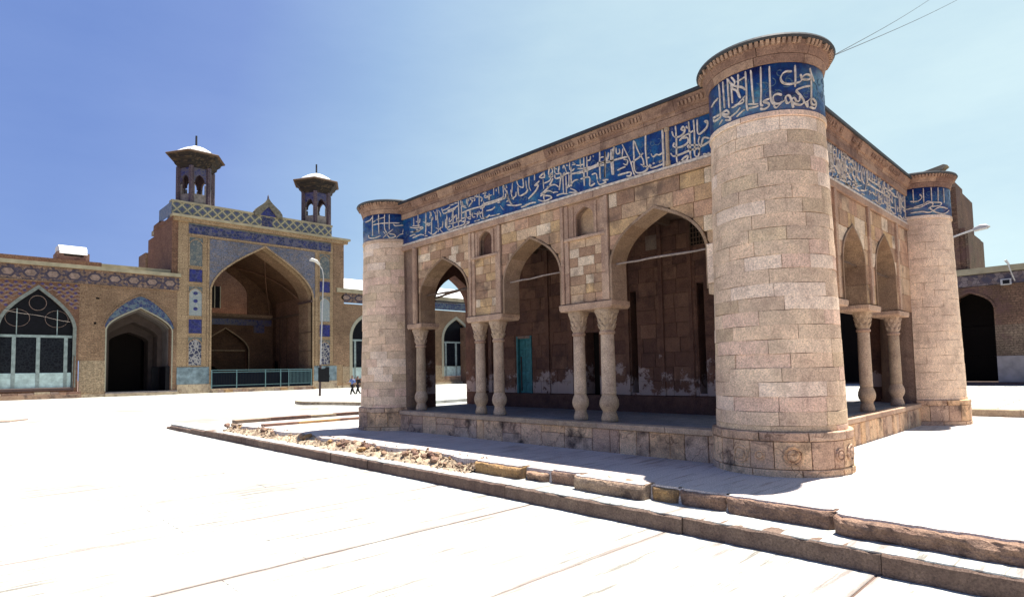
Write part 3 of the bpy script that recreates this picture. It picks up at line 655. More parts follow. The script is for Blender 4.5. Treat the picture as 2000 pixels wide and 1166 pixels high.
# kerb rows north of the pavilion
for (x0, x1, yk, zt, lab) in ((-2.4, 6.0, 17.25, 0.10, 'long low tan stone kerb along the far end of the terrace'), (-2.3, 2.0, 14.95, 0.07, 'shorter low tan stone kerb in front of the far terrace kerb')):
    kr = thing('stone_kerb', lab, 'kerb')
    x = x0
    while x < x1-0.2:
        xe = min(x+random.uniform(0.9, 1.5), x1)
        MB().box(x+.004, xe-.004, yk+random.uniform(-.01,.01), yk+0.35, -0.02, zt+random.uniform(-.008,.008)).obj('kerb_stone', 'sand' if random.random() < .3 else 'rough', kr); x = xe
kr = thing('stone_kerb', 'long pale brown stone kerb on the ground behind the right end tower', 'kerb')
y = -9
while y < 3:
    ye = y+random.uniform(1.2, 1.8)
    wobble_block(12.2, 12.6, y+.005, ye-.005, -0.02, 0.21, 0.006, 4, int(y*10)+900).obj('kerb_stone', 'sand', kr); y = ye
# paved island with kerb round the sign post
isl = thing('kerbed_island', 'low kerbed paving island at the foot of the signpost', 'island')
def isl_pts(grow=0):
    pts = []
    for a in range(90, 271, 15): pts.append((10.7+(1.9+grow)*cos(radians(a)), 34.9+(1.9+grow)*sin(radians(a))))
    return [(18.5, 33.0-grow), ][0:0] + pts + [(22, 27.5-grow), (24, 44), (13.0, 45.0), (11.2, 43)]
P = [(8.3,36.6),(7.95,35.2),(7.9,34.2),(8.15,33.5),(8.7,32.2),(9.6,28.8),(10.6,26.5),(22,27.5),(24,46),(13.0,46.0)]
n = len(P)
MB().add([(x_, y_, -0.20) for x_, y_ in P]+[(x_, y_, -0.5) for x_, y_ in P], [tuple(range(n))]+[(i, (i+1) % n, n+(i+1) % n, n+i) for i in range(n)]).obj('island_top', 'paving', isl)
for i in range(len(P)-4):
    a = Vector((*P[i], 0)); b = Vector((*P[i+1], 0)); d = (b-a).normalized(); o_ = Vector((d.y, -d.x, 0))*0.0
    nrm = Vector((-d.y, d.x, 0))
    if nrm.dot(Vector((12, 36, 0))-a) > 0: nrm = -nrm
    m_ = max(1, int((b-a).length/1.4))
    for q in range(m_):
        p = a+(b-a)*q/m_+d*.01; r = a+(b-a)*(q+1)/m_-d*.01
        vs = [(*(p+nrm*.12).xy, -.45),(*(r+nrm*.12).xy, -.45),(*(r-nrm*.2).xy, -.45),(*(p-nrm*.2).xy, -.45),(*(p+nrm*.10).xy, -.19),(*(r+nrm*.10).xy, -.19),(*(r-nrm*.2).xy, -.19),(*(p-nrm*.2).xy, -.19)]
        MB().add(vs, [(0,3,2,1),(4,5,6,7),(0,1,5,4),(1,2,6,5),(2,3,7,6),(3,0,4,7)]).obj('kerb_stone', 'sand', isl)

# ================================================================== PAVILION
pav = thing('stone_pavilion', 'carved stone pavilion with round corner towers and a blue inscription band', 'pavilion')
XW, YW = -0.20, -0.05
LX, LY = 9.41, 11.18
Lf = lambda u, z, w: (XW+w, u, z)            # long face towards the left of the picture
Rf = lambda u, z, w: (u, YW+w, z)            # short face towards the right
XE, YN = LX+0.20, LY+0.05
Ef = lambda u, z, w: (XE-w, u, z)
Nf = lambda u, z, w: (u, YN-w, z)
ZB0, ZB1, ZROOF = 5.28, 5.97, 6.42
PZ = 0.55

def tower(cx, cy, a0, a1, individual, seed):
    rnd = random.Random(seed)
    zp, zb, zt, zc = 0.635, 5.417, 6.145, 6.50
    rb, rt, rp = 0.954, 0.862, 1.017
    R = lambda z: rb+(rt-rb)*(z-zp)/(zb-zp)
    core = MB().lathe([(rp-.05, -.45),(rp-.05, zp-.02),(R(zp)-.02, zp-.02),(rt-.02, zb),(rt-.02, zc-.02),(0.02, zc-.02)], 48, (cx, cy)).obj('corner_tower', 'mortar', pav)
    wv = 0
    def cyl_stone(mb, b0, b1, z0, z1, dr, ch=0.006, Rfn=R, inner=0.05):
        seg = max(2, int((b1-b0)/7)); vs = []
        g_ = degrees_gap = 0.3
        g_ = .14; b0 += g_; b1 -= g_; z0 += .0016; z1 -= .0016
        for i in range(seg+1):
            a = radians(b0+(b1-b0)*i/seg); ai = radians(b0+ (b1-b0)*i/seg + (ch*50 if i == 0 else (-ch*50 if i == seg else 0)))
            for (aa, z, r) in ((a, z0, Rfn(z0)+dr-inner), (a, z0, Rfn(z0)+dr-ch), (ai, z0+ch, Rfn(z0)+dr), (ai, z1-ch, Rfn(z1)+dr), (a, z1, Rfn(z1)+dr-ch), (a, z1, Rfn(z1)+dr-inner)):
                vs.append((cx+r*cos(aa), cy+r*sin(aa), z+(wv if 0.7 < z < 5.2 else 0)*sin(5*a+z0*11)+(wv*.5 if 0.7 < z < 5.2 else 0)*sin(17*a+z0*5)))
        fs = [(6*i+k, 6*i+6+k, 6*i+7+k, 6*i+k+1) for i in range(seg) for k in range(5)]
        fs += [tuple(range(5, -1, -1)), tuple(6*seg+k for k in range(6))]
        mb.add(vs, fs)
    z = zp+0.085; course = [(zp, z)]
    while z < zb-0.12:
        h = 0.21+rnd.uniform(-.012, .012); zz = min(z+h, zb-.09); course.append((z, zz)); z = zz
    wv = .0035
    joined = MB()
    for ci, (z0, z1) in enumerate(course):
        if z1-z0 < 0.05: continue
        a = a0-rnd.uniform(0, 18)
        while a < a1:
            w = rnd.choice((26, 34, 42, 50, 60)) if individual else rnd.choice((30, 45, 60))
            b0 = max(a, a0); b1 = min(a+w, a1)
            if a1-b1 < 9: b1 = a1
            if b1-b0 > 5:
                mb = MB() if individual else joined
                cyl_stone(mb, b0, b1, z0, z1, rnd.uniform(-.003, .004)-(.012 if rnd.random() < .05 else 0), rnd.choice((.002, .002, .003, .004)))
                if individual: mb.obj('stone', 'tower', core)
            a = b1 if b1 >= a1 else a+w
    if not individual: joined.obj('stone', 'tower', core, kind='stuff')
    # collar under the tile band, three or four long stones
    for b0, b1 in ((a0, a0+(a1-a0)*.3), (a0+(a1-a0)*.3, a0+(a1-a0)*.62), (a0+(a1-a0)*.62, a1)):
        mb = MB(); cyl_stone(mb, b0, b1, zb-.09, zb, 0.022, .008, lambda z: rt); mb.obj('collar_stone', 'tower', core)
    # tile band
    MB().lathe([(rt-.02, zb),(rt+.006, zb+.004),(rt+.006, zt-.004),(rt-.02, zt)], 64, (cx, cy), a0, a1, False).obj('tile_band', 'blue', core, smooth=True)
    # fascia ring and flaring cornice
    fr_ = [a0+(a1-a0)*q for q in (0, .17, .36, .55, .74, 1)]
    for b0, b1 in zip(fr_, fr_[1:]):
        mb = MB(); cyl_stone(mb, b0, b1, zt, zt+.125, 0.0, .006, lambda z: rt+.02+(z-zt)*.25)
        mb.obj('fascia_stone', 'cornice', core)
        mb = MB(); cyl_stone(mb, b0+3, b1+3 if b1 < a1 else b1, zt+.127, zc-.05, 0.0, .006, lambda z: rt+.055+(z-zt-.127)*.42)
        mb.obj('cornice_stone', 'cornice', core)
    mb = MB(); step = 4.4; a = a0+2
    while a < a1-2:      # small carved blocks under the roof edge, some of them lost
        if rnd.random() < (0.82 if seed != 2 else .6) :
            for (zz0, zz1, rr0, dw) in ((zt+.235, zt+.315, rt+.155, 2.7),):
                vs = []
                for aa in (a, a+dw):
                    for (rr_, z_) in ((rt+.07, zz0+.01), (rr0-.02, zz0), (rr0+.02, zz1), (rt+.10, zz1)):
                        vs.append((cx+rr_*cos(radians(aa)), cy+rr_*sin(radians(aa)), z_))
                mb.add(vs, [(0,1,2,3),(7,6,5,4),(0,4,5,1),(1,5,6,2),(2,6,7,3),(3,7,4,0)])
        a += step
    mb.obj('dentil', 'cornice', core, kind='stuff')
    MB().lathe([(rt-.1, zc-.05),(rt+.175, zc-.052),(rt+.195, zc-.02),(rt+.18, zc+.012),(0.03, zc+.03)], 64, (cx, cy), cap=False).obj('roof_edge', 'lead', core)
    # plinth: footing, upright panels, ledge
    ths = []
    a = a0
    while a < a1:
        w = rnd.uniform(14, 24)
        if seed == 1 and 140 < a < 262: w = {0: 14, 1: 12, 2: 15, 3: 16, 4: 12, 5: 15, 6: 12, 7: 15, 8: 15}[min(8, len(ths) % 9)]
        ths.append((a, min(a+w, a1))); a += w
    if seed == 1:
        cuts = [a0, 125, 147, 160, 176, 197.5, 211-14.2, 211+14.2, 240, 254, 280, 300, 325, a1]
        cuts = sorted(set([a0, 125, 147, 162, 178, 196.8, 225.6, 246, 258, 280, 300, 325, a1])); ths = list(zip(cuts, cuts[1:]))
    for b0, b1 in ths:
        mb = MB(); cyl_stone(mb, b0, b1, 0.105, 0.50, rnd.uniform(-.008, .006), .008, lambda z: rp, .06); mb.obj('plinth_panel', 'plinth', core)
    a = a0
    while a < a1:
        w = rnd.uniform(28, 44); b1 = min(a+w, a1)
        mb = MB(); cyl_stone(mb, a, b1, -0.02, 0.10, rnd.uniform(0, .012), .012, lambda z: rp, .06); mb.obj('footing_stone', 'plinth', core)
        mb = MB(); cyl_stone(mb, a+6 if a > a0 else a, b1+6 if b1 < a1 else a1, 0.505, zp, 0.006, .012, lambda z: rp, .14); mb.obj('ledge_stone', 'plinth', core)
        a = b1 if b1 >= a1 else a+w
    # carved roundels on the plinth of the near tower
    if seed == 1:
        for ac, rr_, zc_ in ((211.2, .135, .305), (268.5, .115, .31), (169.5, .12, .30), (186, .07, .3), (251.5, .085, .3)):
            mb = MB()
            rings = [(rr_, .0), (rr_*.97, .022), (rr_*.84, .024), (rr_*.80, .006), (rr_*.62, .008), (rr_*.56, .028), (rr_*.3, .036), (rr_*.12, .030), (0.004, .03)]
            S = 26; vs = []
            for (q, lift) in rings:
                for k in range(S):
                    t = 2*pi*k/S; wob = 1+0.05*sin(k*2.7+ac) ; ds = q*cos(t)*wob; dz = q*sin(t)*wob*1.05
                    th = radians(ac)+ds/rp; r2 = rp+lift-.001
                    vs.append((cx+r2*cos(th), cy+r2*sin(th), zc_+dz))
            fs = [(j*S+k, j*S+(k+1) % S, (j+1)*S+(k+1) % S, (j+1)*S+k) for j in range(len(rings)-1) for k in range(S)]
            mb.add(vs, fs); mb.obj('carved_roundel', 'plinth', core)
    return core, rt
tN, rt = tower(0, 0, 102, 357, True, 1)
tL, _ = tower(0, LY, 3, 258, True, 2)
tR, _ = tower(LX, 0, 183, 438, False, 3)
tF, _ = tower(LX, LY, -78, 177, False, 4)
def band_text(core, cx, cy, txt, extra=(), dup=()):
    mb = MB()
    fn = lambda s, z, h: (cx+(rt+.007+h)*cos(s/rt), cy+(rt+.007+h)*sin(s/rt), z)
    allz = [z for st in decode(txt, 10) for a, z in st]; za_, zb_ = min(allz), max(allz)
    zm = lambda z: 5.437+(z-za_)/(zb_-za_)*.69
    for st in decode(txt, 10):
        pts = [(radians(a)*rt, zm(z)) for a, z in st]
        L = sum(hypot(b[0]-a[0], b[1]-a[1]) for a, b in zip(pts, pts[1:]))
        stroke(mb, fn, pts, 0.025 if L > .3 else 0.019)
    for off in dup:          # the inscription runs on round the tower out of sight of the street side
        for st in decode(txt, 10)[::2]:
            stroke(mb, fn, [(radians(a+off)*rt, z+.03) for a, z in st], .03, sub=2)
    mb.obj('inscription', 'letter', core, fix=True)
band_text(tN, 0, 0, STROKES_NEAR)
band_text(tL, 0, LY, STROKES_LEFT)
band_text(tR, LX, 0, STROKES_RIGHT)
def vines(fr, s0, s1, z0, z1, step, seed, mb):
    rnd = random.Random(seed); s = s0
    while s < s1:
        zc_ = rnd.uniform(z0+.12, z1-.12); r = rnd.uniform(.05, .11); a0_ = rnd.uniform(0, 6.3); sg_ = rnd.choice((-1, 1))
        pts = [(s+r*(1-k/11)*cos(a0_+sg_*k*.62), zc_+r*(1-k/11)*sin(a0_+sg_*k*.62)) for k in range(9)]
        pts = [(a, min(max(b, z0+.02), z1-.02)) for a, b in pts]
        stroke(mb, fr, pts, .011, .005, 2)
        s += step*rnd.uniform(.6, 1.4)
for core, cx, cy, b0, b1, sd in ((tN, 0, 0, 135, 290, 4), (tL, 0, LY, 140, 255, 5), (tR, LX, 0, 185, 290, 6)):
    mb = MB(); vines(lambda s, z, h: (cx+(rt+.006+h)*cos(s/rt), cy+(rt+.006+h)*sin(s/rt), z), radians(b0)*rt, radians(b1)*rt, 5.44, 6.12, .05, sd, mb)
    mb.obj('scrollwork', 'scroll', core, kind='stuff', fix=False)

# ---- long left face
A3 = arch(1.03, 3.03, 3.66, 4.55); A2 = arch(4.38, 6.12, 3.68, 4.54); A1 = arch(7.47, 9.50, 3.68, 4.56)
def opn(A, g=.03): return arch(A[0][0]-g, A[-1][0]+g, A[0][1], max(p[1] for p in A)+g)
NICHES = [arch(3.715-.235, 3.715+.235, 4.75, 4.95), arch(6.82-.235, 6.82+.235, 4.82, 5.02)]
W = MB(); wall(W, Lf, 0.55, LY-0.6, 2.93, 6.30, [(opn(A3), 2.93), (opn(A2), 2.93), (opn(A1), 2.93), (NICHES[0], 4.34), (NICHES[1], 4.41)], 0.09, 0.50)
lw = W.obj('long_wall', 'mortar', pav)
def voussoirs(fr, pl, parent, zb, w1=.47, n=8, t=.05):
    m_ = len(pl)-1; cuts = [round(m_*i/n) for i in range(n+1)]
    for a, b in zip(cuts, cuts[1:]):
        if b > a:
            mb = MB(); ring(mb, fr, pl, t, -0.022, w1, None, a, b); mb.obj('voussoir', 'soffit', parent)
    for s in (0, -1):     # jambs under the springing
        u = pl[s][0]-(.002 if s else -.002); d = 0.05 if s else -0.05
        zz = [zb, zb+(pl[0][1]-zb)*.5, pl[0][1]] if pl[0][1]-zb > .3 else [zb, pl[0][1]]
        for a, b in zip(zz, zz[1:]):
            MB().fbox(fr, min(u, u+d), max(u, u+d), a+.002, b-.002, -.02, w1).obj('jamb_stone', 'soffit', parent)
for A in (A3, A2, A1): voussoirs(Lf, A, lw, 2.94)
def ashlar(fr, u0, u1, z0, z1, arches, h, wrange, parent, name='stone', mat='face', w0=0.0, seed=0, grow=.055, joined=None):
    """courses of individual blocks, cut along the arches"""
    rnd = random.Random(seed); z = z0; nrow = max(1, round((z1-z0)/h)); hh = (z1-z0)/nrow
    for r in range(nrow):
        za, zb = z0+r*hh+.0035, z0+(r+1)*hh-.0035
        u = u0
        first = rnd.uniform(.4, 1)
        while u < u1-.01:
            w = rnd.uniform(*wrange)*first; first = 1; ue = u+w
            if u1-ue < wrange[0]*.5: ue = u1
            a, b = u+.0035, ue-.0035
            ns = max(2, int((b-a)/.06)); us = [a+(b-a)*i/ns for i in range(ns+1)]
            def low(q):
                for pl in arches:
                    zq = arch_z(pl, q)
                    if zq is not None: return max(za, zq+.004)
                return za
            run = []
            runs = []
            for q in us:
                lo = low(q)
                if lo < zb-.015: run.append((q, lo))
                else:
                    if len(run) > 1: runs.append(run)
                    run = []
            if len(run) > 1: runs.append(run)
            for run in runs:
                pr = rnd.uniform(-.007, .006)+w0
                if all(abs(p[1]-za) < 1e-4 for p in run): pg = [(run[0][0], za), (run[-1][0], za), (run[-1][0], zb), (run[0][0], zb)]
                else: pg = run + [(run[-1][0], zb), (run[0][0], zb)]
                mb = MB() if joined is None else joined
                mb.prism(fr, pg, pr, w0+.095, .004, .005)
                if joined is None: mb.obj(name, mat, parent)
            u = ue
# arches enlarged by the archivolt thickness so that blocks butt on it
def grown(A, t=.055):
    c = (A[0][0]+A[-1][0])/2
    pl = arch(A[0][0], A[-1][0], A[0][1], max(p[1] for p in A), grow=t)
    return [(pl[0][0], 2.0)] + pl + [(pl[-1][0], 2.0)]
GA3, GA2, GA1 = grown(A3), grown(A2), grown(A1)
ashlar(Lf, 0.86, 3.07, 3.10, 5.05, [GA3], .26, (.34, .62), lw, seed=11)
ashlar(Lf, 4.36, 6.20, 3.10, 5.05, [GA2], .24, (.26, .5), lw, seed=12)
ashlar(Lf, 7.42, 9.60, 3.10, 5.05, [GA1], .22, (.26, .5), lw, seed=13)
def pier(fr, u0, u1, parent, seed, nz, niche_broken=False):
    # frame strips
    for a, b, w in ((u0, u0+.085, -.035), (u0+.09, u0+.20, -.005), (u1-.20, u1-.09, -.005), (u1-.085, u1, -.035)):
        z = 2.96
        rnd = random.Random(seed+int(a*100))
        while z < 5.03:
            ze = min(z+rnd.uniform(.5, .9), 5.05)
            if 5.05-ze < .2: ze = 5.05
            MB().prism(fr, [(a+.001, z+.002), (b-.001, z+.002), (b-.001, ze-.002), (a+.001, ze-.002)], w, .05, .006, .008).obj('pilaster_stone', 'trim', parent); z = ze
    ua, ub = u0+.20, u1-.20
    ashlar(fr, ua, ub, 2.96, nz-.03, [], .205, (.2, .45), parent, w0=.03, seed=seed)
    # sill and niche
    MB().prism(fr, [(ua-.14, nz-.05), (ub+.10, nz-.05), (ub+.10, nz+.01), (ua-.14, nz+.01)], -.035, .06, .006, .008).obj('sill', 'trim', parent)
    c = (ua+ub)/2; hw = .235
    nl = arch(c-hw, c+hw, nz+.42, nz+.62)
    mb = MB(); wall(mb, fr, ua, ub, nz+.012, 5.05, [(nl, nz+.012)], .025, .12); fr_o = mb.obj('niche_surround', 'trim', parent)
    mb = MB(); mb.fbox(fr, ua, ub, nz+.012, 5.05, .20, .24); mb.obj('niche_back', 'face' if not niche_broken else 'inner', parent)
    for s in (-1, 1):
        uu = c+s*(hw+.07)
        MB().fbox(fr, uu-.022, uu+.022, nz+.02, 5.0, .002, .03).obj('niche_colonnette', 'trim', parent)
pier(Lf, 3.09, 4.34, lw, 21, 4.33)
pier(Lf, 6.24, 7.40, lw, 22, 4.40, True)
# backing so the recessed piers are solid
MB().fbox(Lf, 3.2, 4.25, 2.95, 5.1, .22, .4).obj('pier_core', 'inner', lw)
# engaged colonnette beside the left tower, and the stub of stone beside the near tower
z = 2.95
for ze in (3.5, 4.1, 4.65, 5.06):
    MB().lathe([(.075, z+.002), (.08, z+.01), (.08, ze-.01), (.075, ze-.002)], 12, (XW-.01, 9.74)).obj('colonnette_drum', 'trim', lw, smooth=False); z = ze
MB().prism(Lf, [(.80, 3.02), (1.0, 3.02), (1.0, 3.7), (.80, 3.7)], -.05, .45, .01, .01).obj('pendant_stone', 'tower', lw)
MB().prism(Lf, [(.86, 2.80), (1.0, 2.84), (1.0, 3.015), (.80, 3.015)], -.03, .45, .01, .01).obj('pendant_stone', 'tower', lw)

def face_trim(fr, u0, u1, parent, mirror, seed, strokes=None, joints=1.3):
    rnd = random.Random(seed)
    def rail(z0, z1, w0, w1, name, mat, L):
        u = u0
        while u < u1-.01:
            ue = min(u+rnd.uniform(.8, 1.2)*L, u1)
            if u1-ue < L*.4: ue = u1
            MB().prism(fr, [(u+.002, z0+.001), (ue-.002, z0+.001), (ue-.002, z1-.001), (u+.002, z1-.001)], w0+rnd.uniform(-.003, .003), w1, .006, .008).obj(name, mat, parent); u = ue
    rail(5.06, 5.20, -.045, .05, 'moulding_stone', 'trim', 1.5)
    rail(5.205, 5.262, -.030, .05, 'moulding_stone', 'letter', 1.9)
    MB().fbox(fr, u0, u1, ZB0-.012, ZB1, -.003, .06).obj('tile_band', 'blue', parent)
    rail(ZB1+.002, ZB1+.15, -.05, .05, 'fascia_stone', 'cornice', 1.25)
    # flaring cornice stones
    u = u0
    while u < u1-.01:
        ue = min(u+rnd.uniform(.45, .8), u1)
        if u1-ue < .25: ue = u1
        j = rnd.uniform(-.006, .006)
        vs = []
        for a in (u+.003, ue-.003):
            vs += [fr(a, ZB1+.153, -.055+j), fr(a, ZB1+.215, -.062+j), fr(a, ZB1+.225, -.09+j), fr(a, ZROOF-.05, -.16+j), fr(a, ZROOF-.05, .1), fr(a, ZB1+.153, .1)]
        MB().add(vs, [(0,1,2,3,4,5), (11,10,9,8,7,6)]+[(k, (k+1) % 6, 6+(k+1) % 6, 6+k) for k in range(6)]).obj('cornice_stone', 'cornice', parent); u = ue
    mb = MB(); u = u0+.05; run = 0
    while u < u1-.1:
        miss = (math.sin(u*1.7+seed)+math.sin(u*4.1)) > .55
        if not miss and rnd.random() < .85:
            zz0, zz1 = ZB1+.255, ZB1+.325
            vs = []
            for a in (u, u+.042):
                vs += [fr(a, zz0+.01, -.09), fr(a, zz0, -.135), fr(a, zz1, -.17), fr(a, zz1, -.11)]
            mb.add(vs, [(0,1,2,3),(7,6,5,4),(0,4,5,1),(1,5,6,2),(2,6,7,3),(3,7,4,0)])
        u += .075
    mb.obj('dentil', 'cornice', parent, kind='stuff')
    MB().prism(fr, [(u0-.3, ZROOF-.048), (u1+.3, ZROOF-.048), (u1+.3, ZROOF+.012), (u0-.3, ZROOF+.012)], -.20, .3).obj('roof_edge', 'lead', parent)
face_trim(Lf, .78, LY-.80, lw, False, 31)
def wall_text(fr, parent, strokes, shift=0.0, flip=None, sub=4):
    mb = MB()
    for st in strokes:
        pts = [((flip-a if flip else a+shift), z+.003) for a, z in st]
        L = sum(hypot(b[0]-a[0], b[1]-a[1]) for a, b in zip(pts, pts[1:]))
        stroke(mb, lambda s, z, h: fr(s, z, -.004-h), pts, 0.028 if L > .35 else 0.022, sub=sub)
    mb.obj('inscription', 'letter', parent)
FS = decode(STROKES_FACE, 1000)
# a second, lighter tier of connecting letters fills the dense stretch
rnd = random.Random(3); extra = []
for st in FS:
    c = sum(p[0] for p in st)/len(st)
    for rep in range(0 if c < 3.2 or c > 10 else (2 if c > 5.8 else 1)):
        if rnd.random() > (.3 if c < 6 else .6): continue
        du = rnd.uniform(-.35, .35); dz = rnd.uniform(-.12, .12); q = rnd.uniform(.45, .75)
        z0 = sum(p[1] for p in st)/len(st)
        e_ = [(c+du+(a-c)*q, min(max(z0+dz+(z-z0)*q, 5.31), 5.93)) for a, z in st]
        if max(p[0] for p in e_) < 10.3: extra.append(e_)
wall_text(Lf, lw, FS+extra)
mb = MB(); vines(lambda s, z, h: Lf(s, z, -.004-h), .9, 10.2, 5.30, 5.94, .07, 8, mb); mb.obj('scrollwork', 'scroll', lw, kind='stuff', fix=False)
MB().lathe([(.05, 5.27),(.05, 5.35),(.036, 5.36),(.036, 5.9),(.05, 5.91),(.05, 5.965)], 10, (XW-.01, 1.70)).obj('band_colonnette', 'column', lw)
MB().lathe([(.022, 5.27),(.022, 5.965)], 8, (XW-.01, 1.79)).obj('band_colonnette', 'letter', lw)

# ---- short right face
B1_ = arch(3.30, 4.70, 3.72, 4.45); B2_ = arch(5.52, 7.10, 3.72, 4.58); B0_ = arch(1.05, 2.45, 3.72, 4.45)
W = MB(); wall(W, Rf, 0.55, LX-.6, 2.86, 6.30, [(opn(B0_), 2.86), (opn(B1_), 2.86), (opn(B2_), 2.86)], .09, .48)
rw = W.obj('short_wall', 'mortar', pav)
for A in (B0_, B1_, B2_): voussoirs(Rf, A, rw, 2.88, .46, 6)
gB = [grown(A) for A in (B0_, B1_, B2_)]
ashlar(Rf, .9, LX-.9, 3.75, 5.05, gB, .325, (.4, .8), rw, seed=41)
for (a, b) in ((.86, 1.0), (2.50, 3.25), (4.75, 5.47), (7.15, 8.5)):
    ashlar(Rf, a, b, 2.90, 3.748, [], .42, (.4, .8), rw, seed=int(a*50))
for u in (2.86, 5.02, 7.3):
    for za, zb in ((2.90, 3.7), (3.7, 4.4), (4.4, 5.05)):
        MB().prism(Rf, [(u, za+.002), (u+.14, za+.002), (u+.14, zb-.002), (u, zb-.002)], -.05, .0, .006, .008).obj('pilaster_stone', 'trim', rw)
face_trim(Rf, .78, LX-.78, rw, True, 32)
SR = []
rnd = random.Random(12)
for st in FS:
    if all(3.2 < p[0] < 9.6 for p in st): SR.append([(p[0]-.8, p[1]) for p in st])
    elif all(.9 < p[0] < 3.1 for p in st): SR.append([(p[0], p[1]) for p in st])
SR += [[(a+rnd.uniform(-.01,.01), z) for a, z in s] for s in extra if False]
for st in list(SR):
    for rep in range(3):
        if rnd.random() > .6: continue
        du = rnd.uniform(-.5, .5); c = sum(p[0] for p in st)/len(st); z0 = sum(p[1] for p in st)/len(st); dz = rnd.uniform(-.15, .15)
        e_ = [(c+du+(a-c)*.6, min(max(z0+dz+(z-z0)*.6, 5.31), 5.93)) for a, z in st]
        if .9 < min(p[0] for p in e_) and max(p[0] for p in e_) < 8.5: SR.append(e_)
wall_text(Rf, rw, SR, sub=2)
mb = MB(); vines(lambda s, z, h: Rf(s, z, -.004-h), .9, 8.5, 5.30, 5.94, .07, 9, mb); mb.obj('scrollwork', 'scroll', rw, kind='stuff', fix=False)

# ---- far and back faces (seen through the arches)
N1 = arch(1.22, 2.80, 3.70, 4.64); N2 = arch(3.9, 5.5, 3.7, 4.6); N3 = arch(6.5, 8.1, 3.7, 4.6)
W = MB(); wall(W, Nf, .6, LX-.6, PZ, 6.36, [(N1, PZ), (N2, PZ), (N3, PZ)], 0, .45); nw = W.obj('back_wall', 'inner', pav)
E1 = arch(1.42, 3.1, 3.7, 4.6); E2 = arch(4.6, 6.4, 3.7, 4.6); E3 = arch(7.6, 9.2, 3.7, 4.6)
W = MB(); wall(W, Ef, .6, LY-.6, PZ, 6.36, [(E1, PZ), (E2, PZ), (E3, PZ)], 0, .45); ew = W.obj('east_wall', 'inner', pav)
# roof slab and gallery ceiling
MB().box(XW+.1, XE-.1, YW+.1, YN-.1, 6.28, 6.40).obj('roof', 'mud', pav)
MB().box(XW+.35, XE-.3, YW+.35, YN-.3, 5.05, 5.15).obj('ceiling', 'timber', pav)
y = .9
while y < 10.8:
    MB().box(.30, 2.6, y, y+.12, 4.93, 5.05).obj('ceiling_beam', 'timber', pav); y += .62

# ---- platform
pl_ = MB(); pl_.box(-.33, XE+.15, -.06, YN+.15, -.4, .49); plat = pl_.obj('platform', 'mortar', pav)
MB().box(-.20, XE, .05, YN, .49, .545).obj('gallery_floor', 'floor', plat)
Pf = lambda u, z, w: (-.40+w, u, z)
Pr = lambda u, z, w: (u, -.13+w, z)
us = [.9, 1.03, 1.47, 1.76, 2.18, 2.45, 2.84, 3.06, 3.49, 4.21, 4.87, 5.49, 6.09, 6.73, 6.98, 7.29, 7.86, 8.59, 9.2, 9.85, 10.3]
rnd = random.Random(77)
for a, b in zip(us, us[1:]):
    if b-a > .5 and rnd.random() < .35:
        zc_ = rnd.uniform(.15, .3)
        for z0, z1 in ((-.02, zc_), (zc_, .445)): MB().prism(Pf, [(a+.005, z0+.004), (b-.005, z0+.004), (b-.005, z1-.002), (a+.005, z1-.002)], rnd.uniform(-.006, .008), .08, .008, .01).obj('plinth_panel', 'plinth', plat)
    else: MB().prism(Pf, [(a+.005, -.02), (b-.005, -.02), (b-.005, .443), (a+.005, .443)], rnd.uniform(-.008, .010), .08, .008, .01).obj('plinth_panel', 'plinth', plat)
u = .85
while u < LY-.9:
    ue = min(u+rnd.uniform(.9, 1.7), LY-.9)
    MB().prism(Pf, [(u+.003, .447), (ue-.003, .447), (ue-.003, .552), (u+.003, .552)], -.03+rnd.uniform(-.004, .004), .24, .01, .012).obj('coping_stone', 'column', plat); u = ue
u = .85
while u < LX-.9:
    ue = min(u+rnd.uniform(.28, .5), LX-.9)
    MB().prism(Pr, [(u+.008, -.02), (ue-.008, -.02), (ue-.008, .443), (u+.008, .443)], rnd.uniform(-.012, .014), .1, .02, .02).obj('plinth_panel', 'plinth', plat); u = ue
u = .85
while u < LX-.9:
    ue = min(u+rnd.uniform(1.1, 2.0), LX-.9)
    MB().prism(Pr, [(u+.003, .447), (ue-.003, .447), (ue-.003, .552), (u+.003, .552)], -.035, .2, .01, .012).obj('coping_stone', 'trim', plat); u = ue

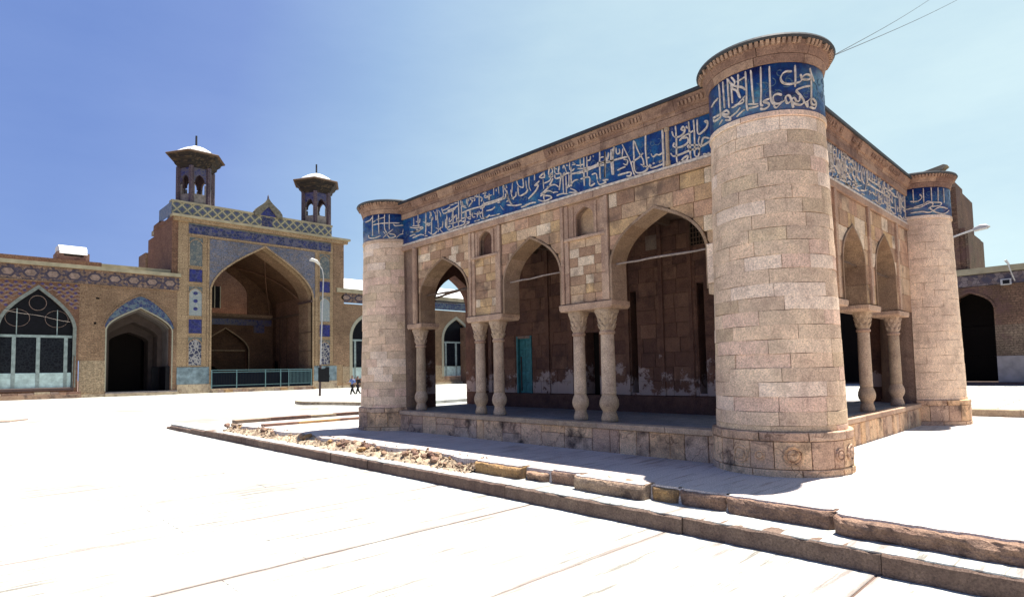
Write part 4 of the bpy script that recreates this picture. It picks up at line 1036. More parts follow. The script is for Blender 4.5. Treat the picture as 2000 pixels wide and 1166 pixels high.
# ---- columns
def make_column(zc0=.55, ztop=2.80, plain_=False):
    s = MB().lathe([(.165, 1.09),(.178, 1.11),(.172, 1.16),(.168, 1.7),(.160, 2.26),(.158, 2.30)], 24).obj('column', 'column', pav, smooth=True)
    base = MB().lathe([(.185, .55),(.195, .57),(.20, .62),(.175, .69),(.155, .735),(.165, .77),(.215, .83),(.235, .90),(.225, .97),(.19, 1.04),(.168, 1.075),(.175, 1.09),(.02, 1.092)], 28).obj('column_base', 'column', s, smooth=True)
    MB().lathe([(.155, 2.285),(.19, 2.30),(.195, 2.325),(.185, 2.35),(.16, 2.36)], 24).obj('necking', 'trim', s, smooth=True)
    # capital: bell opening to a square, with three tiers of pointed leaves
    bell = MB(); vs = []; prof = [(0, .165, 2.35), (.1, .172, 2.45), (.3, .20, 2.58), (.5, .235, 2.70), (.6, .25, 2.74), (.6, .25, ztop)]
    S = 32
    for (sq, r, z) in prof:
        for k in range(S):
            a = 2*pi*k/S+pi/4*0; c_, s_ = cos(a), sin(a); q = 1/max(abs(c_), abs(s_)); f = 1+(min(q, 1.32)-1)*sq*.9
            vs.append((r*f*c_, r*f*s_, z))
    bell.add(vs, [(j*S+k, j*S+(k+1) % S, (j+1)*S+(k+1) % S, (j+1)*S+k) for j in range(len(prof)-1) for k in range(S)]+[tuple((len(prof)-1)*S+k for k in range(S))])
    cap_ = bell.obj('capital', 'column', s)
    if not plain_:
        lv = MB()
        for tier, (z0, r0, n_, h_, out) in enumerate(((2.37, .170, 8, .13, .045), (2.47, .183, 8, .13, .05), (2.58, .205, 10, .12, .05))):
            for k in range(n_):
                a = 2*pi*(k+.5*(tier % 2))/n_; ca, sa = cos(a), sin(a); hw = pi*r0/n_*.95
                def pt(t_, rr_, z_): return (rr_*ca-t_*sa, rr_*sa+t_*ca, z_)
                vs = [pt(-hw*.8, r0-.02, z0), pt(hw*.8, r0-.02, z0), pt(hw, r0+.015, z0+h_*.55), pt(0, r0+out+.015, z0+h_), pt(-hw, r0+.015, z0+h_*.55), pt(0, r0+.035, z0+h_*.4), pt(0, r0+out-.03, z0+h_*1.02)]
                lv.add(vs, [(0,1,5), (1,2,5), (2,3,5), (3,4,5), (4,0,5), (4,3,6), (3,2,6)])
        lv.obj('leaf_carving', 'column', s, fix=False)
    return s
col0 = make_column()
col0.parent = pav; col0.location = (-.02, 3.33, 0)
col0.scale = (.84, .84, 1)
for y_, s_ in ((4.07, .74), (6.57, .76), (7.24, .74), (9.78, .78)):
    c_ = copy_tree(col0, (-.02, y_, 0), round(y_*10) % 4 * .05, parent=pav); c_.scale = (s_, s_, 1)
for x_ in (5.02, 7.42, 2.86): copy_tree(col0, (x_, .13, 0), parent=pav).scale = (.74, .74, 1)
copy_tree(col0, (1.02, YN-.22, 0), parent=pav); copy_tree(col0, (XE-.22, 1.2, 0), parent=pav)
# abaci over the columns
def abacus(fr, a, b, z0=2.80, z1=2.945, w0=-.06, w1=.55):
    MB().prism(fr, [(a, z0+.05), (a+.05, z0), (b-.05, z0), (b, z0+.05), (b, z1), (a, z1)], w0, w1, .012, .012).obj('abacus', 'trim', pav)
abacus(Lf, 3.02, 4.40); abacus(Lf, 6.20, 7.48); abacus(Lf, 9.42, 10.1)
for a, b in ((4.66, 5.56), (2.42, 3.34), (7.06, 8.0)): abacus(Rf, a, b, 2.74, 2.87)
# tie beams
def tie(p, q, r, mat, label=None, sag=.0, seed=1):
    rnd = random.Random(seed); pts = []
    for i in range(9):
        t = i/8; v = Vector(p).lerp(Vector(q), t); v.z += -sag*sin(pi*t)+rnd.uniform(-.008, .008); v.x += rnd.uniform(-.01, .01); pts.append(v)
    return MB().tube(pts, [r*rnd.uniform(.8, 1.15) for _ in pts], 7).obj('tie_beam', mat, pav, label=label)
tie((-.0, 9.45, 3.72), (-.0, 7.5, 3.70), .030, 'timber', seed=1)
tie((.25, 9.45, 3.66), (.25, 7.5, 3.84), .035, 'timber', seed=2)
tie((-.05, 6.08, 3.67), (-.05, 4.40, 3.70), .018, 'paletimber', seed=3)
tie((-.05, 3.02, 3.665), (-.05, 1.05, 3.66), .020, 'paletimber', seed=4)
tie((3.3, .1, 3.74), (4.7, .1, 3.72), .022, 'timber', seed=5); tie((5.5, .1, 3.72), (7.1, .1, 3.70), .022, 'timber', seed=6)

# ---- inner chamber seen in the shade of the gallery
IX, IY0, IY1 = 2.60, 2.35, 9.85
chm = MB(); If = lambda u, z, w: (IX+w, u, z)
DR = [(8.03, 8.65, .94, 2.60), (5.60, 6.06, .81, 2.56)]
def rectwall(mb, fr, u0, u1, z0, z1, holes, w0, w1):
    cur = u0
    for a, b, c, d in sorted(holes):
        mb.fbox(fr, cur, a, z0, z1, w0, w1); mb.fbox(fr, a, b, z0, c, w0, w1); mb.fbox(fr, a, b, d, z1, w0, w1); cur = b
    mb.fbox(fr, cur, u1, z0, z1, w0, w1)
rectwall(chm, If, IY0, IY1, .5, 5.05, DR+[(4.42, 4.60, 1.0, 3.5), (2.62, 2.80, 1.0, 3.5)], .03, .45)
chm.box(IX+.45, 7.6, IY0, IY0+.3, .5, 5.05); chm.box(IX+.45, 7.6, IY1-.3, IY1, .5, 5.05); chm.box(7.6, 7.9, IY0, IY1, .5, 5.05)
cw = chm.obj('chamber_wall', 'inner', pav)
def innerblocks(fr, u0, u1, z0, z1, holes, seed):
    rnd = random.Random(seed); z = z0
    while z < z1-.05:
        zh = min(z+.34, z1); u = u0
        while u < u1-.01:
            ue = min(u+rnd.uniform(.38, .62), u1)
            for hz in holes:
                if u < hz[0] < ue and z < hz[3] and zh > hz[2]: ue = hz[0]
            skip = any(u >= h[0]-.001 and u < h[1] and z < h[3]-.02 and zh > h[2]+.02 for h in holes)
            if skip:
                u = min(h[1] for h in holes if u >= h[0]-.001 and u < h[1]); continue
            if ue-u > .05: MB().prism(fr, [(u+.003, z+.003), (ue-.003, z+.003), (ue-.003, zh-.003), (u+.003, zh-.003)], rnd.uniform(-.006, .008), .05, .005, .006).obj('wall_block', 'inner', cw)
            u = ue
        z = zh
innerblocks(If, IY0, IY1, .94, 5.0, [(a-.06, b+.06, c-.02, d+.06) for a, b, c, d in DR]+[(4.40, 4.62, .98, 3.52), (2.60, 2.82, .98, 3.52)], 5)
for a, b in ((4.62, 4.72), (3.64, 3.74), (2.88, 2.96), (6.45, 6.6), (7.30, 7.42), (9.70, 9.85)):
    MB().fbox(If, a, b, .93, 5.0, -.05, .0).obj('wall_rib', 'inner', cw)
MB().fbox(If, 3.72, 4.06, 4.43, 4.78, -.03, .0).obj('pale_block', 'plaster', cw)
MB().prism(lambda u, z, w: (IX+w, u, z), [(IY0-.1, .545), (IY1+.1, .545), (IY1+.1, .93), (IY0-.1, .93)], -.14, .0).obj('bench_step', 'inner', cw)
# teal door
d = MB(); d.fbox(If, 8.03, 8.65, .94, 2.60, .10, .14); door = d.obj('door', 'teal', pav, label='worn teal painted panel door')
for a, b in ((8.03, 8.09), (8.59, 8.65)): MB().fbox(If, a, b, .94, 2.60, .0, .10).obj('door_frame', 'teal', door)
MB().fbox(If, 8.09, 8.59, 2.53, 2.60, .0, .10).obj('door_frame', 'plaster', door)
for z0 in (1.02, 1.33, 1.64, 1.95, 2.24):
    for a, b in ((8.12, 8.32), (8.36, 8.56)): MB().prism(If, [(a, z0), (b, z0), (b, z0+.25), (a, z0+.25)], .085, .10, .012, .01).obj('door_panel', 'teal', door)
MB().fbox(If, 8.50, 8.52, 1.0, 2.0, .05, .075).obj('door_bar', 'iron', door)
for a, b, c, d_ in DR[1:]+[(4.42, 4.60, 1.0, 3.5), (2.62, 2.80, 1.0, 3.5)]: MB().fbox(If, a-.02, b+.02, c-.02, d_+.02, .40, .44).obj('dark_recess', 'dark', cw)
# pierced screen high in the wall beside the near tower
scr_ = MB().fbox(If, 2.45, 2.86, 4.35, 5.0, -.06, -.04).obj('screen_board', 'dark', cw)
mb = MB()
for k in range(6):
    mb.fbox(If, 2.46+k*.075, 2.475+k*.075, 4.36, 4.99, -.085, -.06); mb.fbox(If, 2.46, 2.85, 4.40+k*.11, 4.415+k*.11, -.083, -.062)
mb.obj('pierced_screen', 'timber', cw)
MB().prism(lambda w, z, u: (9.0+u, w, z), [(.25, 6.50), (-.75, 6.66), (-.88, 6.76), (-.80, 6.80), (.25, 6.60)], 0.25, 0.55).obj('roof_cap', 'mud', pav)

# ================================================================== NORTH SIDE OF THE COURT
NFr = lambda u, z, w: (u, 75.0+w, z)
def qbox(name, mat, parent, u0, u1, z0, z1, w0, w1, fr=NFr, label=None, **k):
    return MB().fbox(fr, u0, u1, z0, z1, w0, w1).obj(name, mat, parent, label=label, **k)
def frieze(parent, fr, u0, u1, z0, z1, cell=1.85, w=-.03, big=True):
    """band of long hexagon tiles with small diamonds between them"""
    qbox('frieze', 'frieze', parent, u0, u1, z0, z1, w+.02, .2, fr)
    zc = (z0+z1)/2; h = (z1-z0)*.30; u = u0+cell*.55; small = MB(); cnt = 0
    while u < u1-cell*.4:
        hw = cell*.40
        pg = [(u-hw, zc), (u-hw*.55, zc-h), (u+hw*.55, zc-h), (u+hw, zc), (u+hw*.55, zc+h), (u-hw*.55, zc+h)]
        MB().prism(fr, pg, w-.03, w+.03).obj('hexagon_tile', 'friezedark', parent)
        q = .68; pg2 = [(u+(a-u)*q, zc+(b-zc)*q) for a, b in pg]
        MB().prism(fr, pg2, w-.05, w).obj('hexagon_centre', 'friezelight', parent)
        for (du, dz) in ((cell/2, h*.9), (cell/2, -h*.9), (0, h*1.38), (0, -h*1.38), (cell/2, 0)):
            r = .15 if dz else .2
            small.prism(fr, [(u+du-r, zc+dz), (u+du, zc+dz-r*.8), (u+du+r, zc+dz), (u+du, zc+dz+r*.8)], w-.02, w+.03)
        if cnt % 1 == 0:
            t = .05
            small.prism(fr, [(u+hw, zc-t), (u+cell-hw, zc-t), (u+cell-hw, zc+t), (u+hw, zc+t)], w-.015, w+.03)
        u += cell; cnt += 1
    small.obj('small_diamond_tile', 'friezedark', parent, kind='stuff')
def glazed_window(parent, fr, u0, u1, zs, za, zb, mulls, trans, G=G1, rim='rim', big=True, dado=None, w=.25):
    """arched window: painted rim, transom, mullions, pierced panes and solid lower panels"""
    A = arch(u0, u1, zs, za, G)
    mb = MB(); ring(mb, fr, A, .0+ (.32 if big else .45), -.04, .5, zb); rim_o = mb.obj('window', rim, parent)
    pg = [(u0, zb)] + A + [(u1, zb)]
    MB().prism(fr, pg, w+.12, w+.16).obj('screen_backing', 'glass', rim_o)
    # transom
    MB().fbox(fr, u0, u1, trans, trans+.26, w-.06, w+.1).obj('transom', 'mull', rim_o)
    ml = [u0]+list(mulls)+[u1]
    lowtop = zb+(trans-zb)*.30
    for m_ in mulls: MB().fbox(fr, m_-.16, m_+.16, zb, trans, w-.05, w+.1).obj('mullion', 'mull', rim_o)
    for a, b in zip(ml, ml[1:]):
        if b-a > .5:
            MB().fbox(fr, a+.02, b-.02, lowtop, trans, w+.06, w+.09).obj('pane', 'glasslat', rim_o)
            MB().prism(fr, [(a+.02, zb), (b-.02, zb), (b-.02, lowtop), (a+.02, lowtop)], w-.0, w+.09, .05, .03).obj('lower_panel', 'aqua', rim_o)
    c = (u0+u1)/2
    if big:     # tracery in the head of the arch
        for s in (-1, 1):
            cx_ = c+s*(u1-u0)*.27; r = (u1-u0)*.165; zc = trans+.26+(za-trans)*.34
            pts = [fr(cx_+r*cos(t), zc+r*.9*sin(t), w+.05) for t in [pi*2*k/20 for k in range(21)]]
            MB().tube(pts, .022, 5).obj('tracery', 'friezelight', rim_o)
            MB().fbox(fr, cx_-s*(-.05)-.04, cx_-s*(-.05)+.04, trans+.26, zc+r, w+.02, w+.08).obj('tracery', 'mull', rim_o)
        pts = [fr(c+(u1-u0)*.12*cos(t), trans+.26+(za-trans)*.66+(u1-u0)*.13*sin(t), w+.05) for t in [pi*2*k/20 for k in range(21)]]
        MB().tube(pts, .03, 5).obj('tracery', 'friezelight', rim_o)
    return A
def blindwall(parent, fr, u0, u1, z0, z1, ops, mat, w0=0, w1=.8, name='wall'):
    mb = MB(); wall(mb, fr, u0, u1, z0, z1, ops, w0, w1); return mb.obj(name, mat, parent)
G0 = -.45
aw = thing('arcade_building', 'low brick arcade with a mosaic frieze to the left of the tall portal', 'arcade')
WA = arch(-5.5, .50, 7.2, 11.15, G2)
WA_out = arch(-5.5, .5, 7.2, 11.15, G2, .3)
DA = arch(3.55, 10.05, 7.1, 9.62, G2)
blindwall(aw, NFr, 3.02, 10.6, G0, 11.95, [(DA, G0)], 'brick')
blindwall(aw, NFr, -40, 1.02, G0, 11.95, [(arch(-22.0, -15.5, 7.2, 11.1, G2), G0), (arch(-13.2, -8.2, 7.2, 10.4, G2), G0), (WA, .6)], 'brickred')
qbox('pier_facing', 'brick', aw, 1.02, 3.02, 3.6, 11.95, -.03, .8); qbox('pier_facing', 'palebrick', aw, 1.14, 3.45, -.05, 3.6, -.06, .3); qbox('pier_base', 'sand', aw, 1.0, 3.55, G0, -.06, -.25, .3)
qbox('putlog_hole', 'dark', aw, 2.50, 2.82, 10.4, 10.6, -.04, 0); qbox('putlog_hole', 'dark', aw, 2.35, 2.58, 7.6, 7.85, -.04, 0)
glazed_window(aw, NFr, -5.5, .5, 7.2, 11.15, .75, (-4.35, -2.38, -.05), 6.05, G2)
# mosaic spandrels above the window: rows of diamonds
sp_ = MB(); out = arch(-5.5, .5, 7.2, 11.15, G2, .42); row = 0; z = 9.3
while z < 11.85:
    u = -13 + (row % 2)*.36
    while u < .85:
        zq = arch_z(out, u)
        if u > -8.3 and (zq is None or z-.2 > zq) and not (zq is None and z < 9.6):
            sp_.prism(NFr, [(u-.2, z), (u, z-.15), (u+.2, z), (u, z+.15)], -.035, .02)
        u += .72
    z += .40; row += 1
sp_.obj('small_diamond_tile', 'purple', aw, kind='stuff')
u = -8.0
while u < 1.0:
    z = 9.5
    u += .9
zz = MB(); row = 0; z = 9.5
while z < 11.9:
    u = -8.2; k = 0
    while u < .9:
        zq = arch_z(out, u+.18)
        if zq is None or z-.3 > zq:
            dz = .09 if k % 2 else -.09
            zz.prism(NFr, [(u, z-.05+dz), (u+.36, z-.05-dz), (u+.36, z+.05-dz), (u, z+.05+dz)], -.025, .02)
        u += .36; k += 1
    z += .40; row += 1
zz.obj('zigzag_brick', 'friezelight', aw, kind='stuff')
frieze(aw, NFr, -40+21, 10.75, 12.0, 13.55)
qbox('frieze_ledge', 'brick', aw, -40, 10.7, 11.9, 12.03, -.10, .3)
qbox('cornice', 'mud', aw, -40, 10.9, 13.6, 14.0, -.32, .6); qbox('cornice_lip', 'brick', aw, -40, 10.9, 13.52, 13.62, -.18, .3)
qbox('parapet', 'brickred', aw, -40, 3.0, 14.0, 14.55, .3, .9); qbox('parapet', 'mud', aw, 3.0, 9.9, 14.0, 14.45, .25, .8)
qbox('roof', 'mud', aw, -40, 10.0, 13.7, 13.95, .5, 14)
# blue tiled archivolt, white vaulted passage and its step
G3 = [(0,1),(.08,.98),(.25,.90),(.45,.76),(.6,.63),(.75,.48),(.88,.31),(.96,.15),(1,0)]
IN_, OUT_ = arch(3.55, 10.05, 7.35, 9.72, G2, .04), arch(3.36, 10.28, 7.35, 11.0, G3)
MB().prism(NFr, OUT_+IN_[::-1], -.05, .1).obj('tiled_archivolt', 'turq', aw)
mb = MB(); ring(mb, NFr, arch(3.33, 10.31, 7.35, 11.04, G3), .12, -.12, .2); mb.obj('archivolt_rim', 'brick', aw)
mb = MB(); ring(mb, NFr, DA, .12, -.03, 1.0, .2); mb.obj('passage_arch', 'cream', aw)
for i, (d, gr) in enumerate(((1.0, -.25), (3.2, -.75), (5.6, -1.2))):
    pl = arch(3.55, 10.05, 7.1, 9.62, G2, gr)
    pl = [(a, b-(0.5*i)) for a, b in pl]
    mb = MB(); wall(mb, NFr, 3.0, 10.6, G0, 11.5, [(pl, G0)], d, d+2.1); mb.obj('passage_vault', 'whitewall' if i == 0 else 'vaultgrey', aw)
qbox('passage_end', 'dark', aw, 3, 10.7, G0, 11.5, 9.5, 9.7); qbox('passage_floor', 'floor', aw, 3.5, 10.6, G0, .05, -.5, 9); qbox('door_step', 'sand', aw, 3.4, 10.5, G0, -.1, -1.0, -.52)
qbox('passage_dado', 'glass', aw, 8.7, 9.45, G0, 2.9, 3.1, 3.19); qbox('passage_dado', 'glass', aw, 9.5, 10.04, .05, 2.9, .2, 3.15)
qbox('passage_door', 'dark', aw, 3.6, 8.6, .05, 8.4, 8.0, 8.1)
qbox('window_step', 'rough', aw, -40, 1.3, G0, .05, -.6, .0); qbox('window_sill', 'iron', aw, -5.6, .7, .45, .72, -.15, .4)
x = -9.0
while x < 1.2:
    w = random.uniform(.6, 1.4); qbox('step_stone', random.choice(('rough', 'sand', 'kerb')), aw, x+.02, min(x+w, 1.3)-.02, .05, .25+random.uniform(0, .1), -.45, -.05); x += w
MB().tube([NFr(.62, -.3, -.1), NFr(.68, 4.1, -.1)], .06, 6).obj('drain_pipe', 'timber', aw)
# skylight hood on the roof
sk = thing('roof_hood', 'small white roof hood standing on the low arcade roof at the left', 'roof hood')
MB().prism(lambda u, z, w: (u, 76+w, z), [(-.95, 14.4), (1.95, 14.4), (1.95, 15.45), (1.45, 15.5), (1.4, 15.05), (-.35, 15.05), (-.4, 15.5), (-.95, 15.5)], -.2, 3).obj('hood_base', 'rough', sk)
MB().prism(lambda w, z, u: (u-.55, 76+w, z), [(-.25, 15.3), (.0, 15.95), (.8, 16.35), (3.2, 16.4), (3.2, 15.3)], -.2, 2.3).obj('hood_cover', 'roofwhite', sk)

# ---- tall portal
pt = thing('portal_building', 'tall tiled portal with a huge pointed arch and two rooftop kiosks', 'portal')
PA = arch(14.42, 27.55, 12.55, 18.55, G2)
blindwall(pt, NFr, 10.6, 32.3, G0, 20.55, [(PA, G0)], 'buffstone', 0, 1.2)
blindwall(pt, NFr, 13.9, 28.3, G0, 19.2, [(arch(14.44, 27.53, 12.55, 18.53, G2), G0)], 'brick', 1.2, 4.2, 'arch_barrel')
qbox('side_block', 'brickred', pt, 9.95, 13.9, G0, 20.7, .05, 8.6); qbox('side_block', 'brickred', pt, 10.1, 13.5, G0, 20.1, 8.6, 12.2)
qbox('rear_buttress', 'brick', pt, 10.0, 13.0, G0, 18.6, 13.2, 17.0); qbox('shaded_gap', 'dark', pt, 10.6, 13.0, G0, 18.3, 12.2, 13.2)  # last near-black box paints the shade in the gap before the rear buttress
MB().prism(lambda w, z, u: (9.9+u, 75+w, z), [(-.2, 20.7), (8.8, 20.7), (8.6, 21.4), (5.5, 21.45), (3.2, 21.0), (-.2, 21.0)], 0, 3).obj('side_coping', 'brickred', pt)
qbox('side_block', 'brickred', pt, 27.8, 32.28, G0, 20.5, 1.2, 13); qbox('side_facing', 'brick', pt, 30.75, 32.38, 2.95, 20.5, -.06, .3)
qbox('cornice', 'buffstone', pt, 10.0, 32.9, 20.5, 20.95, -.35, .04); qbox('cornice', 'mud', pt, 9.8, 33.2, 20.95, 21.25, -.6, .6); qbox('cornice', 'mud', pt, 30, 32.9, 20.6, 21.2, .6, 10)
qbox('parapet_wall', 'parapet', pt, 9.95, 30.7, 21.25, 22.85, .35, 1.2); qbox('parapet_coping', 'mud', pt, 9.9, 30.8, 22.85, 23.1, .25, 1.4)
qbox('parapet_wall', 'greytile', pt, 9.90, 9.95, 21.25, 22.85, .35, 6); qbox('parapet_panel', 'blueband', pt, 20.7, 22.1, 21.4, 22.7, .3, .4)
qbox('roof', 'mud', pt, 10.3, 32, 20.6, 21.2, 1.2, 11.5)
# little gable
GBf = lambda u, z, w: (u, 75.2+w, z)
MB().prism(GBf, [(20.2, 22.9), (22.8, 22.9), (22.3, 23.8), (21.5, 24.5), (20.7, 23.8)], 0, .4).obj('gable_tile', 'cobalt', pt)
for s in (-1, 1):
    g_ = 21.5; L_ = lambda d, z: (g_+s*d, z)
    MB().prism(GBf, [L_(1.85, 22.7), L_(1.15, 22.85), L_(.6, 23.55), L_(0, 24.15), L_(0, 25.3), L_(.22, 24.95), L_(.6, 24.55), L_(1.15, 24.1), L_(1.55, 23.75), L_(1.85, 23.3)], -.2, .5).obj('gable_cheek', 'cheek', pt)
MB().lathe([(.22, 24.9), (.12, 25.3), (.10, 25.6), (.02, 25.85)], 8, (21.5, 75.3)).obj('gable_finial', 'kiosk', pt)
# tiled bands and panels on the front
qbox('inscription_frieze', 'blueband', pt, 11.75, 30.35, 19.15, 20.25, -.06, .1); qbox('frieze_border', 'buffstone', pt, 11.7, 30.4, 18.85, 19.1, -.08, .1); qbox('frieze_border', 'greytile', pt, 11.7, 30.4, 20.27, 20.42, -.07, .1)
mb = MB(); wall(mb, NFr, 14.15, 27.95, 12.3, 18.8, [(arch(14.42, 27.55, 12.55, 18.55, G2, .18), 12.3)], -.05, .05); mb.obj('glazed_spandrel', 'spandrel', pt)
mb = MB(); ring(mb, NFr, PA, .22, -.16, .3, .4); mb.obj('arch_moulding', 'buffstone', pt)
for a, b in ((13.9, 14.12), (27.98, 28.2)): qbox('corner_moulding', 'buffstone', pt, a, b, .7, 19.0, -.10, .1)
def panel(u0, u1, z0, z1, mat, arched, label=None, inner=None):
    t = .12
    if arched:
        zs = z0+(z1-z0)*.72
        A = arch(u0+t, u1-t, zs, z1-.3)
        qbox('panel_ground', 'greytile', pt, u0+.03, u1-.03, z0, z1, -.04, .05)
        MB().prism(NFr, [(u0+t, z0+t)]+A+[(u1-t, z0+t)], -.07, .05).obj('tile_panel', mat, pt)
        mb = MB(); ring(mb, NFr, A, .09, -.12, .05, z0+t); mb.obj('panel_rim', 'buffstone', pt)
    else:
        qbox('tile_panel', mat, pt, u0+t, u1-t, z0+t, z1-t, -.07, .05)
    for a, b, c, d in ((u0, u0+.07, z0, z1), (u1-.07, u1, z0, z1), (u0+.07, u1-.07, z0-.0, z0+.07), (u0+.07, u1-.07, z1-.07, z1)): qbox('panel_border', 'buffstone', pt, a, b, c, d, -.10, .05)
for u0, u1 in ((11.75, 13.42), (28.55, 30.3)):
    panel(u0, u1, 15.1, 18.75, 'greytile', True); panel(u0, u1, 13.1, 14.85, 'cobalt', False); panel(u0, u1, 8.95, 12.7, 'whitetile', True); panel(u0, u1, 6.8, 8.7, 'cobalt', False); panel(u0, u1, 2.9, 6.5, 'lattice', True)
    if u0 < 20:
        for z in (9.9, 10.85, 11.8):
            c = (u0+u1)/2; MB().prism(NFr, [(c+.26*cos(k*pi/4), z+.22*sin(k*pi/4)) for k in range(8)], -.10, -.05).obj('blue_rosette', 'cobalt', pt)
for u0, u1 in ((10.62, 14.4), (27.55, 31.2)):
    qbox('painted_dado', 'aquadado', pt, u0, u1, .72, 2.78, -.12, .1); qbox('plinth_block', 'sand', pt, u0, u1, G0, .70, -.25, .1)
# hall behind the arch: side walls, vault, back wall with recesses
IA = arch(14.0, 27.95, 12.2, 18.9, G2)
D = 15.2
mb = MB(); n = len(IA); vs = []
for (u, z) in [(14.0, G0)]+IA+[(27.95, G0)]: vs += [NFr(u, z, 4.2), NFr(u, z, D)]
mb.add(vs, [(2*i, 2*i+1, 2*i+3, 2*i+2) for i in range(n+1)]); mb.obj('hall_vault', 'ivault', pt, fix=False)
MB().fbox(NFr, 13, 29, 19.25, 19.9, 1.25, 15).obj('vault_top', 'brickred', pt)
BFr = lambda u, z, w: (u, 75+D+w, z)
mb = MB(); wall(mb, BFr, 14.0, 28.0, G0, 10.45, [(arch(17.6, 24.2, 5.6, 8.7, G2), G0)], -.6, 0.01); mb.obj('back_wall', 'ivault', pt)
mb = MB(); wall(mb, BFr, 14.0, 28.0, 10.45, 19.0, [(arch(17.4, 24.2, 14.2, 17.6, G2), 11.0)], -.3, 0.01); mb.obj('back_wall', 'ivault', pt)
qbox('back_wall_end', 'brickred', pt, 13.5, 28.5, G0, 19.2, 2.2, 2.4, BFr); qbox('recess_floor', 'brick', pt, 14, 28, 10.4, 11.0, -.6, 2.2, BFr)
mb = MB(); ring(mb, BFr, arch(17.6, 24.2, 5.6, 8.7, G2), .16, -.68, -.55, G0); mb.obj('recess_rim', 'buffstone', pt)
mb = MB(); wall(mb, BFr, 17.5, 24.3, G0, 8.8, [(arch(17.7, 20.4, 2.4, 3.4, G2), G0)], .9, 1.1); mb.obj('recess_back', 'ivault', pt)
qbox('dark_doorway', 'dark', pt, 17.5, 21, G0, 3.6, 1.3, 1.4, BFr)
qbox('recess_shelf', 'buffstone', pt, 17.6, 24.2, 5.4, 5.6, .6, .9, BFr)
qbox('tile_frieze', 'kioskblue', pt, 14.2, 27.7, 9.3, 10.2, -.66, -.58, BFr); qbox('dark_cornice', 'timber', pt, 14.2, 27.7, 10.25, 10.5, -.85, -.5, BFr)
MB().box(27.60, 27.94, 79.3, 89.4, 10.25, 10.5).obj('dark_cornice', 'timber', pt)
qbox('tile_plaque', 'kioskblue', pt, 25.0, 26.6, 8.2, 9.6, -.68, -.6, BFr)
for y0_, y1_ in ((80.6, 82.0),): MB().box(27.86, 27.94, y0_, y1_, 8.4, 9.9).obj('niche_plaque', 'frieze', pt)
MB().box(27.8, 27.96, 87.2, 88.4, G0, 3.8).obj('dark_doorway', 'dark', pt)
for y_ in (79.3, 83.6, 86.2): MB().box(27.75, 27.96, y_, y_+.35, G0, 10.2).obj('wall_pilaster', 'ivault', pt)
MB().fbox(BFr, 18.0, 20.6, 11.9, 15.2, 1.0, 1.1).obj('hall_window', 'glass', pt)
for u in (18.0, 18.9, 19.8, 20.6): MB().fbox(BFr, u-.06, u+.06, 11.9, 15.2, .9, 1.0).obj('window_bar', 'cream', pt)
mb = MB()       # vault ribs
for (a, b, c) in (((27.7, 90, 10.6), (24.6, 85, 17.2), (22, 77.4, 18.1)), ((27.7, 78.5, 11.8), (25.5, 83, 16.8), (21, 89.8, 18.0)), ((14.3, 90, 10.6), (17.4, 85, 17.2), (20, 77.4, 18.1))):
    pts = []
    for k in range(13):
        t = k/12; p = Vector(a)*(1-t)**2+Vector(b)*2*t*(1-t)+Vector(c)*t*t
        zq = arch_z(IA, p.x) or 18; p.z = min(p.z, zq-.02); pts.append(p)
    MB().tube(pts, .09, 5).obj('vault_rib', 'brickred', pt)
qbox('hall_floor', 'dark', pt, 14.2, 27.7, G0, -.05, .8, D+2); qbox('threshold', 'sand', pt, 14.3, 27.6, G0, .08, -.9, .8)
x = 14.3
while x < 27.4:
    w = random.uniform(.5, 1.1); qbox('step_stone', random.choice(('rough', 'sand', 'kerb')), pt, x+.02, min(x+w, 27.6)-.02, G0, -.08, -1.25, -.92); x += w
qbox('jamb_string', 'iron', pt, 27.30, 27.56, 11.7, 11.95, -.2, 4.1)
for z_ in (4.9, 7.5): qbox('jamb_string', 'timber', pt, 27.46, 27.56, z_, z_+.09, .1, 4.1)
